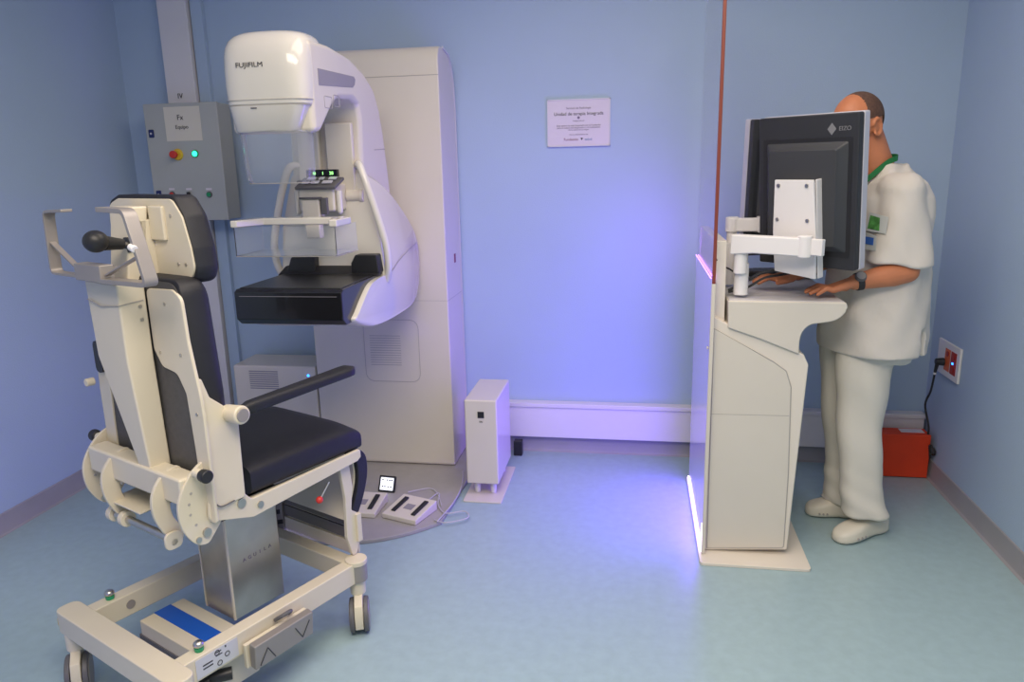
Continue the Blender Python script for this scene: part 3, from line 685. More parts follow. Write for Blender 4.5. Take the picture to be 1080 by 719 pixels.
# spine: folded channel, deep at the top
b = MB()
S0 = [(-.112, -.205, 1.245), (.07, -.215, 1.245), (.07, -.140, 1.245), (-.112, -.140, 1.245)]
S1 = [(-.112, -.212, 1.04), (.07, -.214, 1.04), (.07, -.140, 1.04), (-.112, -.140, 1.04)]
S2 = [(.022, -.198, .73), (.075, -.196, .73), (.075, -.135, .73), (.022, -.135, .73)]
S1 = [(-.082, -.214, 1.04)]+S1[1:3]+[(-.082, -.140, 1.04)]
b.loft([[Vector(p) for p in S] for S in (S2, S1, S0)]); spine = b.build('spine', 'chair_paint', ch, bevel=.006, ang=20)
b = MB(); b.extr([(-.06, -.165, 1.22), (.03, -.165, 1.22), (.03, -.110, 1.22), (-.06, -.110, 1.22)], (0, .03, .215)); b.build('head_post', 'chair_paint', spine, bevel=.006)
b = MB(); b.tube([(-.09, -.2135, 1.195), (-.02, -.2155, 1.182), (.0705, -.216, 1.19), (.0712, -.15, 1.196)], .0016, n=6); b.build('spine_seam', 'seam', spine)
q = C(105, 375, 1, PY+.010)
b = MB(); b.prism(rr(q.x-.020, q.z-.05, q.x+.020, q.z+.045, .02), 'y', PY+.004, PY+.0125); b.build('adjuster_slot', 'black_plastic', ch)
b = MB()
for z in (1.165, 1.20): b.disc((.070, -.160, z-.02), (1, 0, 0), .005, .002)
b.build('spine_bolt', 'steel', spine)
# side lever bump on the left
b = MB(); b.cyl((-.262, -.15, .925), (-.262, -.175, .925), .012, .012); b.build('release_button', 'chair_paint', ch, bevel=.003)
# lower cross bar
b = MB(); b.box((-.25, -.205, .665), (.225, -.145, .742)); xb = b.build('cross_bar', 'chair_paint', ch, bevel=.008)
# pivoting discs with holes at each end, inner crescents
def disc_plate(x, th, pts): 
    b = MB(); b.prism([(p.x, p.y) for p in crv([(y, z, 0) for y, z in pts], 5, True)], 'x', x-th/2, x+th/2); return b
dp = [(-.09, .775), (-.145, .768), (-.19, .73), (-.218, .675), (-.215, .61), (-.185, .555), (-.150, .540), (-.125, .56), (-.09, .60), (-.06, .64), (-.06, .72)]
for s, x in ((-1, -.268), (1, .225)):
    k = disc_plate(x, .010, dp).build('recline_disc', 'chair_paint', ch, bevel=.002)
    b = MB()
    for a in (150, 170, 190, 215, 240): y, z = -.115+.075*math.cos(math.radians(a)), .655+.085*math.sin(math.radians(a)); b.disc((x+.005, y, z), (1, 0, 0), .0038, .0012)
    b.build('disc_hole', 'seam', k)
    b = MB(); b.disc((x+.005, -.15, .575), (1, 0, 0), .012, .008); b.disc((x+.005, -.175, .562), (1, 0, 0), .008, .004); b.build('disc_bolt', 'steel', k)
for x in (-.122, .135):
    cr_ = [(-.15, .745), (-.20, .735), (-.235, .69), (-.238, .63), (-.215, .57), (-.185, .535), (-.165, .54), (-.168, .575), (-.188, .62), (-.185, .665), (-.15, .69)]
    disc_plate(x, .012, cr_).build('crescent_bracket', 'chair_paint', ch, bevel=.002)
b = MB(); b.cyl((-.16, -.20, .55), (.14, -.20, .55), .011, .011, 18); ax_ = b.build('recline_rod', 'steel', ch)
b = MB()
for x in (-.165, -.10): b.cyl((x, -.20, .55), (x+.022, -.20, .55), .023, .023, 24)
b.build('rod_collar', 'chair_paint', ax_, bevel=.002)
b = MB(); b.cyl((-.13, -.20, .55), (-.105, -.20, .55), .017, .017, 6); b.cyl((.145, -.20, .545), (.155, -.2, .545), .010, .010, 6); b.build('rod_nut', 'steel', ax_)
b = MB(); b.prism(rr(-.225, .525, -.175, .575, .02), 'x', .145, .155); b.build('rod_lug', 'chair_paint', ax_, bevel=.002)
# lower shelf strip between the crescents
b = MB(); b.extr([(-.15, -.215, .595), (.02, -.215, .595), (.02, -.12, .60), (-.15, -.12, .60)], (0, 0, .006)); b.build('shelf_strip', 'chair_paint', ch, bevel=.002)
# black knobs
for u, v, x0, x1, x2 in ((216, 502, .24, .268, .296), (101, 459, -.262, -.290, -.318)):
    q = C(u, v, 0, (x1+x2)/2)
    b = MB(); b.cyl((x0, q.y, q.z), (x1, q.y, q.z), .013, .012, 20); kk = b.build('knob_stem', 'chair_paint', ch, bevel=.002)
    b = MB(); b.cyl((x1, q.y, q.z), (x2, q.y, q.z), .0165, .0185, 24); b.build('locking_knob', 'black_plastic', kk, bevel=.005)
# head handle: rear knob
b = MB(); b.cyl((.025, -.12, 1.338), (.040, -.19, 1.345), .006, .006, 12); ks = b.build('handle_stem', 'steel', ch)
b = MB(); b.cyl((.034, -.165, 1.342), (.042, -.215, 1.350), .014, .019, 24); b.ball((.044, -.236, 1.356), (.030, .030, .028), 28, 16); b.build('head_knob', 'black_plastic', ks)
b = MB(); b.prism(rr(.010, 1.318, .040, 1.358, .013), 'y', -.150, -.142); b.build('knob_slot', 'black_plastic', ch)
# push handles: flat straps on both sides of a centre block
HYY = -.232
def strap(pts, w_=.030, t_=.0075): return MB().tube(pts, 0, up=(0, 1, 0), rect=(w_, t_))
def smooth2(pts, r): return [Vector((x, HYY, z)) for x, z in rp(pts, r, 5)]
def open_rp(pts, r):
    full = []
    for i, p in enumerate(pts):
        if i in (0, len(pts)-1): full.append(Vector(p)); continue
        a, q, c2 = Vector(pts[i-1]), Vector(p), Vector(pts[i+1]); s_, e_ = q+(a-q).normalized()*r, q+(c2-q).normalized()*r
        for k in range(6): t_ = k/5; full.append((1-t_)**2*s_+2*t_*(1-t_)*q+t_*t_*e_)
    return [Vector((p.x, HYY, p.y)) for p in full]
b = MB(); b.box((-.065, HYY-.016, 1.253), (.065, HYY+.022, 1.297)); blk = b.build('handle_block', 'grey_metal', ch, bevel=.003)
b = strap(open_rp([(-.06, 1.262), (-.200, 1.262), (-.193, 1.426), (-.09, 1.430)], .018)); 
b.tube([(-.196, HYY, 1.345), (-.06, HYY, 1.275)], 0, up=(0, 1, 0), rect=(.016, .005)); b.build('push_handle', 'grey_metal', ch, bevel=.0015)
b = strap(open_rp([(.06, 1.258), (.270, 1.262), (.210, 1.434), (.090, 1.436)], .018), .034, .012)
b.tube([(.238, HYY, 1.330), (.07, HYY, 1.272)], 0, up=(0, 1, 0), rect=(.016, .005)); b.build('push_handle', 'grey_metal', ch, bevel=.0015)
b = MB(); b.cyl((.228, HYY-.016, 1.352), (.246, HYY-.016, 1.346), .009, .009, 16); b.build('handle_bolt', 'arm_white', ch, bevel=.002)
b = MB(); b.box((.0, -.24, 1.275), (.05, -.19, 1.29)); b.build('handle_mount', 'grey_metal', ch)
# armrests
for s in (1, -1):
    b = MB(); b.cyl((s*.232, -.052, .885), (s*.305, -.052, .890), .0225, .026, 30); ap = b.build('armrest_pivot', 'chair_paint', ch, bevel=.006)
    b = MB(); b.disc((s*.305, -.052, .890), (s, 0, 0), .018, .004, 28); b.build('pivot_cap', 'grey_metal', ap, bevel=.001)
    b = MB(); R_ = []
    for k in range(22):
        q = k/21; y = -.035+.40*q; z = .897+.018*q
        e = min(1, math.sqrt(max(0, 1-((q-.93)/.075)**2)) if q > .93 else 1, .55+q*9)
        hx = max(.003, (.019+.014*q)*e); hz = max(.003, (.0175-.002*q)*(.4+.6*e))
        R_.append([Vector((s*.283+cx, y, z+cz)) for cx, cz in sup(0, 0, hx, hz, 24, 3)])
    if s > 0: b.loft(R_); b.build('arm_pad', 'upholstery', ch, ang=60)
    else:     # the far armrest is swung up against the back
        b.cyl((s*.283, -.045, .90), (s*.283, -.025, 1.20), .018, .02, 20); b.build('arm_pad', 'upholstery', ch, bevel=.01, ang=60)
# bracket latch wire on the right arm
b = MB(); b.tube(crv([(.2515, -.128, .655), (.2525, -.11, .638), (.2525, -.07, .640)]), .0018, n=6); b.build('latch_wire', 'dark_grey', ch)
b = MB()
for x, z in ((.15, 1.19), (.235, .905), (.10, 1.055), (.195, 1.06)): b.disc((x, PY+.012, z), (0, -1, 0), .0042, .002)
b.build('plate_screw', 'steel', plates)

# ================================================================== RIGHT CORNER: red box, socket, cable
t = thing('red_box', (1.30, 3.70, 0), 0, 'plain orange red box standing on the floor in the right corner', 'box')
a_, b_ = P(915, 502, 2, 0), P(976, 503, 2, 0)
q = P(977, 460, 1, a_.y)
bxx = WB(t).box((1.10, a_.y, .003), (b_.x, YB-.075, q.z+.004)).build('box_body', 'orange_red', bevel=.004)
WB(t).box((1.08+.20, a_.y+.035, q.z+.003), (1.385, a_.y+.085, q.z+.0055)).build('box_label', 'sign_paper', parent=bxx)
t = thing('wall_socket', (XR, 3.59, .6), 0, 'white socket plate with red and orange outlets on the blue right wall', 'socket')
s1, s2, s3 = P(991, 357, 0, XR-.01), P(1014, 367, 0, XR-.01), P(1010, 406, 0, XR-.01)
ymx, ymn, zt, zb = s1.y, s2.y, (s1.z+s2.z)/2, s3.z
pl = WB(t).box((XR-.012, ymn, zb), (XR, ymx, zt)).build('socket_plate', 'arm_white', bevel=.004)
W_, H_ = ymx-ymn, zt-zb
WB(t).box((XR-.0125, ymx-W_*.60, zb+H_*.18), (XR-.005, ymx-W_*.36, zt-H_*.18)).build('orange_outlet', 'socket_orange', parent=pl)
WB(t).box((XR-.0135, ymx-W_*.88, zb+H_*.18), (XR-.005, ymx-W_*.64, zt-H_*.18)).build('red_outlet', 'socket_red', parent=pl)
b = WB(t)
for k, (yy, zz) in enumerate(((.76, .32), (.76, .68), (.48, .68))): b.cyl((XR-.0130, ymx-W_*yy, zb+H_*zz), (XR-.0155, ymx-W_*yy, zb+H_*zz), .012, .012, 20)
b.build('outlet_face', 'socket_red', parent=pl)
b = WB(t); b.box((XR-.0158, ymx-W_*.77, zb+H_*.47), (XR-.0134, ymx-W_*.72, zb+H_*.52)); b.build('outlet_lamp', 'blue_lamp', parent=pl)
py = ymx-W_*.36; pz = zb+H_*.40
t = thing('power_plug', (XR-.03, py, pz-.03), 0, 'black plug and cord hanging from the wall socket down to the red box', 'plug')
pg = WB(t); pg.cyl((XR-.015, py, pz), (XR-.05, py, pz), .019, .015, 20); pg.cyl((XR-.040, py, pz+.004), (XR-.046, py+.004, pz-.055), .010, .006, 14); pg.build('plug_body', 'black_plastic', bevel=.002)
WB(t).cyl((XR-.046, py+.004, pz-.052), (XR-.046, py+.005, pz-.062), .0065, .0065, 12).build('cord_tie', 'arm_white')
WB(t).tube(crv([(XR-.046, py+.005, pz-.060), (XR-.045, py+.03, pz-.15), (XR-.04, py+.09, pz-.24), (XR-.03, 3.655, .25), (XR-.03, 3.66, .15), (XR-.012, 3.62, .13), (XR-.012, 3.60, .155), (XR-.028, 3.625, .175), (XR-.018, 3.64, .11), (XR-.02, 3.68, .02)], 8), .0048, n=8).build('cord', 'black_rubber')

# ================================================================== WORKSTATION CONSOLE
cn = thing('console_desk', (.45, 3.1, 0), 0, 'white standing console with a clear side screen edged in violet light', 'console')
Y0, Y1 = 2.785, 3.46
WB(cn).prism(rr(.262, 2.685, .672, 3.52, .02), 'z', 0, .012).build('base_plate', 'console_white', bevel=.002)
def cpt(u, v, Y=Y0): q = P(u, v, 1, Y); return (q.x, q.z)
outer = [cpt(*a) for a in ((743, 580), (830, 580), (837, 520), (853, 385), (848, 374), (835, 368), (800, 354), (765, 340), (752, 333))]
b = WB(cn).prism(rp(outer, [0, .01, .0, .012, .01, .01, .01, .01, 0]), 'y', Y0, Y1).build('console_body', 'console_white', bevel=.006, seg=3)
fp = [cpt(*a) for a in ((745.5, 577), (826, 577), (831, 500), (834, 408), (829, 391), (815, 381), (753, 346))]
WB(cn).prism(rp(fp, [0, .01, 0, .012, .02, .02, 0]), 'y', Y0-.004, Y0+.003).build('front_panel', 'machine_white', parent=b, bevel=.002)
sm = WB(cn); e0, e1 = cpt(748, 436), cpt(832, 438); sm.tube([(e0[0], Y0-.0035, e0[1]), (e1[0], Y0-.0035, e1[1])], .0013, n=6); sm.tube([(x, Y0-.0025, z) for x, z in rp(fp, [0, .01, 0, .012, .02, .02, 0])], .0022, n=6, closed=True); sm.build('panel_seam', 'seam', parent=b)
# rear upright and desk bracket
WB(cn).prism(rp([(.290, .90), (.290, 1.235), (.325, 1.235), (.328, .90)], .004), 'y', Y0+.02, Y1).build('upright', 'console_white', bevel=.004)
YD = Y0-.012
dk = [cpt(u, v, YD) for u, v in ((768, 346), (768, 317), (893, 319))]
low = crv([Vector((*cpt(u, v, YD), 0)) for u, v in ((894.5, 324), (890, 332), (880, 338.5), (866, 341), (855, 343), (847, 350), (843.5, 361), (843, 374))], 4)
dk += [(p.x, p.y) for p in low]+[cpt(800, 357, YD)]
d = WB(cn).prism(dk, 'y', YD, Y1-.05).build('desk_bracket', 'machine_white', bevel=.006, seg=3)
WB(cn).extr([(dk[1][0]+.006, YD+.008, dk[1][1]-.001), (dk[2][0]-.006, YD+.008, dk[2][1]-.001), (dk[2][0]-.006, Y1-.06, dk[2][1]-.001), (dk[1][0]+.006, Y1-.06, dk[1][1]-.001)], (0, 0, .003)).build('desk_top', 'desk_top', bevel=.001)

# left side panel (white below, clear above) with its lit edges
GX = .272
pnl = WB(cn).box((GX, Y0-.02, .014), (GX+.014, Y1+.03, 1.10)).build('side_panel', 'panel_white_glow', bevel=.002)
WB(cn).box((GX+.003, Y0-.02, 1.10), (GX+.011, Y1+.03, 2.20)).build('clear_screen', 'lead_glass')
WB(cn).box((GX+.001, Y0-.034, 1.085), (GX+.013, Y0-.020, 2.06)).build('screen_edge', 'glass_edge', bevel=.002)
b = WB(cn); b.box((GX, Y0-.034, .014), (GX+.014, Y0-.0205, 1.085)); b.build('panel_edge', 'machine_white', bevel=.002)
b = WB(cn); b.box((GX-.003, Y0-.01, 1.101), (GX+.000, Y1+.03, 1.104)); b.box((GX+.012, Y0-.01, 1.101), (GX+.015, Y1+.03, 1.104)); b.build('upper_light_strip', 'led_violet', parent=pnl)
b = WB(cn); b.box((GX-.006, Y0-.015, .016), (GX-.0005, Y1+.03, .024)); b.box((GX-.004, Y0-.026, .02), (GX-.0005, Y0-.021, .14)); b.build('lower_light_strip', 'led_white', parent=pnl)
b = WB(cn); b.cyl((GX-.001, Y0, .84), (GX-.006, Y0, .84), .006, .006, 14); b.build('panel_screw', 'machine_white', parent=pnl)

# ---- monitors on arms
# corner points of the near monitor's back in the place
def mk_monitor(loc, rz, tilt, label, arm_detail=True):
    W_, H_, D_ = .382, .530, .045
    t = thing('monitor', loc, rz, label, 'monitor', 'monitors on the console')
    T_ = Matrix.Rotation(tilt, 4, 'X')
    b = MB(); b.prism(rr(-W_/2, -H_/2, W_/2, H_/2, .008), 'y', 0, .030, T_); c = b.build('back_cover', 'monitor_black', t, bevel=.004)
    b = MB(); b.prism(rr(-W_/2-.002, -H_/2-.002, W_/2+.002, H_/2+.002, .008), 'y', .030, .062, T_); b.build('silver_bezel', 'silver', t, bevel=.002)
    b = MB(); b.prism(rr(-W_/2+.02, -H_/2+.02, W_/2-.02, H_/2-.02, .002), 'y', .0615, .0626, T_); b.build('screen', 'screen_dark', t)
    b = MB(); b.loft([[T_ @ Vector((x, y, z)) for x, z in rr(-x1, -z0, x1, z1, .008)] for y, x1, z0, z1 in ((.001, .158, .205, .175), (-.022, .135, .185, .155), (-.032, .130, .18, .15))]); b.build('rear_housing', 'monitor_panel', c, bevel=.002)
    b = MB(); b.prism(rr(-.172, -.222, .170, .188, .006), 'y', -.0012, .001, T_); b.build('housing_shade_band', 'black_plastic', c)  # flat black sheet standing in for the shadow band round the housing
    b = MB(); cx, cz = .095, .215; b.extr([T_ @ Vector(p) for p in ((cx-.016, -.0005, cz), (cx, -.0005, cz-.02), (cx+.016, -.0005, cz), (cx, -.0005, cz+.02))], (0, -.0015, 0)); b.build('maker_emblem', 'logo_grey', c)
    o = text('maker_name', 'EIZO', .020, 'logo_grey', T_ @ Vector((cx+.047, -.001, cz)), (1, 0, 0), (0, 0, 1), parent=c)
    return t, T_
v1 = Vector((.740-.432, 2.763-3.057, 0)); rzm = math.atan2(v1.y, v1.x)
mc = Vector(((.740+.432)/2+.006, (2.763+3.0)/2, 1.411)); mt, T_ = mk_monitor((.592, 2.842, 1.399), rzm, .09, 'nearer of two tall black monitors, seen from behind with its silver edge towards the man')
# white mounting plate on the near monitor's back
b = MB(); b.extr([T_ @ Vector(p) for p in ((-.075, -.075, .055), (.075, -.075, .055), (.088, -.075, -.13), (.088, -.075, -.29), (-.075, -.075, -.275), (-.082, -.075, -.13))], (0, .012, 0)); b.extr([T_ @ Vector(p) for p in ((.075, -.064, .055), (.088, -.064, -.29), (.088, -.030, -.29), (.075, -.030, .055))], (.006, 0, 0)); b.extr([T_ @ Vector(p) for p in ((-.065, -.064, .045), (-.060, -.030, .04), (-.060, -.030, -.12), (-.065, -.064, -.12))], (.13, 0, 0))
mp = b.build('mounting_plate', 'arm_white', mt, bevel=.003)
for x, z in ((-.058, .035), (.052, .035), (-.062, -.085), (.056, -.085), (.035, -.165), (.035, -.200)): MB().cyl(T_ @ Vector((x, -.0755, z)), T_ @ Vector((x, -.079, z)), .007, .0065, 16).build('mounting_screw', 'steel', mp)
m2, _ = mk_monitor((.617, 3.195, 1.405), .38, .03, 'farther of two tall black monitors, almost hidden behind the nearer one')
# arm carrying the near monitor
pb_ = P(792, 322, 1, Y0+.04)
ax, ay = .385, 2.84
b = WB(cn); b.cyl((ax, ay, 1.033), (ax, ay, 1.15), .026, .026, 28); b.cyl((ax, ay, 1.15), (ax, ay, 1.245), .021, .021, 24); b.cyl((ax-.008, ay-.02, 1.115), (ax-.008, ay-.02, 1.20), .024, .024, 24); pst = b.build('monitor_arm', 'arm_white', bevel=.002)
qa, qb = P(778, 262, 1, 2.80), P(840, 262, 1, 2.74)
b = WB(cn); A0 = Vector((qa.x+.015, 2.81, 0)); A1 = Vector((qb.x+.02, 2.71, 0)); dv = (A1-A0).normalized(); nv = Vector((-dv.y, dv.x, 0))
zt, zb = 1.255, 1.190
b.extr([A0-dv*.035-nv*.022+V(0, 0, zb-.005), A0-dv*.035-nv*.022+V(0, 0, zt+.002), A1-nv*.022+V(0, 0, zt-.002), A1-nv*.022+V(0, 0, zb), A0+dv*.05-nv*.022+V(0, 0, zb+.003)], nv*.044)
b.cyl(A1+V(0, 0, zb-.005), A1+V(0, 0, zt+.006), .025, .025, 28); b.build('arm_link', 'arm_white', parent=pst, bevel=.005)
b = WB(cn); N2 = Vector((math.sin(rzm), -math.cos(rzm), 0)); U2 = Vector((math.cos(rzm), math.sin(rzm), 0))
b.extr([A1+V(0, 0, zb+.006), A1+V(0, 0, zt-.004), A1+U2*.065+V(0, 0, zt-.004), A1+U2*.065+V(0, 0, zb+.004)], -N2*.02); bk = b.build('arm_head', 'arm_white', parent=pst, bevel=.003)
# arm carrying the far monitor
ax2, ay2 = .365, 3.09
b = WB(cn); b.cyl((ax2, ay2, 1.033), (ax2, ay2, 1.20), .028, .028, 28); b.cyl((ax2+.01, ay2, 1.20), (ax2+.01, ay2, 1.245), .02, .02, 24); pst = b.build('monitor_arm', 'arm_white', bevel=.002)
b = WB(cn); b.cyl((ax2+.01, ay2, 1.24), (ax2+.01, ay2, 1.30), .026, .026, 28); b.box((ax2+.01, ay2-.022, 1.243), (.50, ay2+.022, 1.295)); b.build('arm_link', 'arm_white', parent=pst, bevel=.005)
b = WB(cn); b.box((.47, 3.060, 1.24), (.50, 3.120, 1.30)); b.build('arm_head', 'arm_white', parent=pst, bevel=.003)
# cables at the desk's left edge
pts = crv([P(768, 306, 1, 2.86), P(785, 298, 1, 2.86), P(800, 289, 1, 2.86), P(818, 285, 1, 2.88), P(835, 280, 1, 2.92)], 8)
tag(MB().tube(pts, .0055, n=8).build('cable', 'black_rubber'), 'thicker black cable curving over the left edge of the desk top', 'cable')
pts = crv([P(768, 308, 1, 2.86), P(788, 303, 1, 2.86), P(806, 293, 1, 2.86), P(822, 290, 1, 2.90), P(838, 287, 1, 2.94)], 8)
tag(MB().tube(pts, .0045, n=8).build('cable', 'black_rubber'), 'lower black cable lying along the desk top under the thicker one', 'cable')
pts = crv([P(754, 272, 1, 2.80), P(762, 280, 1, 2.83), P(770, 284, 1, 2.88), P(778, 290, 1, 2.95)], 8)
tag(MB().tube(pts, .003, n=8).build('cable', 'black_rubber'), 'thinnest dark cable, passing from the clear screen to the back of the desk', 'cable')
# black input devices: keyboard edge held by the far hand, phone-like block
q = P(808, 290, 2, 1.045)
t = thing('keyboard', (q.x+.06, q.y+.09, 1.036), .15, 'flat black keyboard lying on the desk top behind the monitor arm', 'keyboard')
MB().extr([(-.17, -.06, 0), (.17, -.06, 0), (.17, .06, 0), (-.17, .06, 0)], (0, 0, .018)).build('keyboard_case', 'black_plastic', t, bevel=.004)
b = MB()
for r_ in range(5):
    for c_ in range(14): b.box((-.16+c_*.023, -.052+r_*.021, .018), (-.16+c_*.023+.019, -.052+r_*.021+.017, .022))
k = b.build('keycaps', 'dark_grey', t)

# ================================================================== THE MAN
from mathutils.bvhtree import BVHTree
man_o = Vector((.99, 3.10, 0))
man = thing('person', tuple(man_o), 0, 'person with cropped hair in white tunic, trousers and clogs, hands on the console desk', 'person')
fa = math.radians(28)
FD = Vector((-math.cos(fa), -math.sin(fa), 0)); LD = Vector((math.sin(fa), -math.cos(fa), 0)); UP = Vector((0, 0, 1))
NK = P(924, 175, 1, 3.08)                       # base of the neck
HC = P(903, 129, 1, 3.05)                       # middle of the skull
SHN, SHF = P(950, 203, 1, 2.965), P(893, 203, 1, 3.22)
ELN, WRN = P(957, 286, 1, 2.90), P(902, 297.5, 1, 2.872)
ELF, WRF = Vector((SHF.x-.02, 3.24, 1.14)), Vector((.62, 3.03, 1.085))
body = WB(man)
ha = math.radians(38); HF = Vector((-math.cos(ha), -math.sin(ha), -.16)).normalized(); HL = Vector((math.sin(ha), -math.cos(ha), 0)); HU = HL.cross(HF)*-1
if HU.z < 0: HU = -HU
RH = Matrix((HF, HL, HU)).transposed()
def hp_(f, l, u): return HC+HF*f+HL*l+HU*u
body.ball(hp_(-.008, 0, .012), (.100, .077, .094), 32, 20, R=RH)
body.ball(hp_(.030, 0, -.035), (.062, .062, .085), 28, 16, R=RH)
body.ball(hp_(.045, 0, -.085), (.040, .042, .035), 20, 12, R=RH)      # chin
body.ball(hp_(-.045, 0, -.03), (.055, .062, .065), 24, 14, R=RH)
body.cyl(hp_(.088, 0, .0), hp_(.110, 0, -.038), .007, .013, 12); body.ball(hp_(.106, 0, -.040), (.014, .015, .011), 12, 8, R=RH)   # nose
for s in (-1, 1):
    body.ball(hp_(.078, s*.030, .014), (.016, .024, .010), 14, 8, R=RH)    # brow
    body.ball(hp_(.062, s*.040, -.028), (.020, .020, .018), 14, 8, R=RH)   # cheek
    body.tube([hp_(-.004+.018*math.cos(a)-.006, s*(.078+.006*math.sin(a*.5)), -.022+.030*math.sin(a)) for a in [PI*.05+1.75*PI*i/16 for i in range(17)]], .0055, n=8)
    body.ball(hp_(-.008, s*.074, -.024), (.014, .008, .024), 14, 8, R=RH)  # ear
body.ball(hp_(.086, 0, -.060), (.010, .024, .006), 14, 8, R=RH); body.ball(hp_(.084, 0, -.072), (.010, .021, .007), 14, 8, R=RH)  # lips
body.cyl(NK-UP*.05-FD*.008, hp_(-.040, 0, -.04), .074, .063, 24)
def ring(c, rf, rl, n=36, e=2.3): return [c+FD*x+LD*y for x, y in sup(0, 0, rf, rl, n, e)]
TC = lambda u, v, Y=3.09: P(u, v, 1, Y)
tor = [(.84, 921, 340, .125, .165), (1.0, 921, 300, .125, .165), (1.15, 922, 260, .12, .17), (1.3, 923, 225, .115, .18), (1.40, 922, 200, .085, .15), (1.46, 921, 182, .05, .07)]
rg = []
for z, u, v, rf, rl in tor: c = TC(u, v); rg.append(ring(Vector((c.x, c.y, z)), rf, rl))
body.loft(rg)
for Sh, El, Wr in ((SHN, ELN, WRN), (SHF, ELF, WRF)):
    body.capsule(Sh, El, .052, .042); M_ = El.lerp(Wr, .3); body.capsule(El, M_, .042, .045); body.capsule(M_, Wr, .045, .029)
# hands: palm plus five bent fingers each
def hand(B, Wr, f, side, tip_drop, zt, k=1.0):
    """f = finger direction, side = from thumb towards little finger"""
    f = f.normalized(); side = (side-f*side.dot(f)).normalized()
    pc = Wr+f*.058; pc.z = zt+.022
    for q in (-.026, -.009, .009, .026): B.capsule(Wr+f*.012+side*q*.6, pc+f*.028+side*q, .017, .0125, 12)
    for i, (q, L, sp) in enumerate(((-.031, .072, -.12), (-.010, .080, -.03), (.011, .073, .07), (.030, .057, .20))):
        d = (f+side*sp).normalized(); p0 = pc+f*.030+side*q; p0.z = zt+.022
        p1 = p0+d*L*.44; p1.z = zt+.030; p2 = p1+d*L*.32; p2.z = zt+.019; p3 = p2+d*L*.26; p3.z = zt+.0095
        for a, b2, r0, r1 in ((p0, p1, .0112, .0098), (p1, p2, .0098, .0088), (p2, p3, .0088, .0075)): B.capsule(a, b2, r0*k, r1*k, 12)
    t0 = Wr+f*.025-side*.020; t0.z = zt+.024; t1 = t0+f*.035-side*.026; t1.z = zt+.018; t2 = t1+f*.030-side*.004; t2.z = zt+.011
    B.capsule(t0, t1, .0155, .0118, 12); B.capsule(t1, t2, .0115, .009, 12)
hand(body, WRN, P(838, 306, 1, 2.85)-P(902, 304, 1, 2.872), Vector((0, -1, 0)), 0, 1.029)
hand(body, WRF, Vector((-1, -.15, 0)), Vector((0, 1, 0)), 0, 1.045)
body.build('body', 'skin', remesh=.0042, smo=4)

# cropped hair: a thin cap over the back and sides of the skull
b = WB(man); n1, n2 = 48, 24; rg = []
for j in range(n2):
    ph = .02+ (PI*.70)*j/(n2-1); r_ = []
    for i in range(n1):
        a = 2*PI*i/n1
        # hairline: pulled back in front
        lim = PI*(.36+.34*(0.5-0.5*math.cos(a))**.7)
        if abs(math.sin(a)) > .85: lim = min(lim, PI*.50)
        pp_ = min(ph, lim)
        r_.append(hp_(-.014, 0, .012)+HF*(.1005*math.sin(pp_)*math.cos(a))+HL*(.0785*math.sin(pp_)*math.sin(a))+HU*(.0955*math.cos(pp_)))
    rg.append(r_)
b.loft(rg[::-1], True); hair = b.build('hair', 'short_hair', ang=80)

# tunic
tn = WB(man)
prof = [(.775, 921, .172, .205), (.855, 921, .171, .202), (.885, 921, .170, .200), (.95, 922, .165, .196), (1.08, 922, .155, .19), (1.2, 923, .150, .195), (1.3, 924, .145, .205), (1.37, 924, .128, .200), (1.42, 926, .108, .165), (1.45, 926, .088, .115), (1.475, 926, .078, .084), (1.490, 925, .072, .076)]
rg = []
for z, u, rf, rl in prof:
    c = TC(u, 260); r_ = ring(Vector((c.x+.02*(z < 1.2), c.y, z)), rf, rl, 144, 2.4)
    if z < .86:      # open side slit of the tunic
        cc = Vector((c.x+.02, c.y, z))
        for k in range(41, 45): r_[k] = cc+(r_[k]-cc)*.72
    rg.append(r_)
tn.loft(rg)
SB = P(948, 279, 1, 2.93)
tn.ball(SHN, (.085, .085, .075)); tn.loft([[SHN+UP*.0+Vector((x, y, .0)) for x, y in sup(0, 0, .082, .082, 32, 2.2)], [SHN.lerp(SB, .5)+Vector((x, y, 0)) for x, y in sup(0, 0, .098, .088, 32, 2.2)], [SB+Vector((x, y, .012 if x < 0 else -.004)) for x, y in sup(0, 0, .116, .088, 32, 2.4)]])
tn.ball(SHF, (.085, .085, .075)); tn.cyl(SHF, ELF+UP*.06, .08, .10, 28)
tu = tn.build('tunic', 'uniform', remesh=.0065, smo=5)
slit = P(947, 345, 1, 2.93)-man_o
for v in tu.data.vertices:          # soft cloth folds, the side slit, the hem
    p = v.co; n = v.normal; ang_ = math.atan2((p).dot(LD), (p).dot(FD))
    low = max(0, min(1, (1.25-p.z)/.4))
    d = .006*math.sin(ang_*7+p.z*6)*low+.0035*math.sin(ang_*9-p.z*15+1.0)+.0025*math.sin(p.x*55+p.z*38)*math.sin(p.z*19+p.y*20)
    d *= max(0, min(1, (p.z-.77)/.06)) if p.z < .83 else 1
    v.co = p+n*d
tu.data.update()
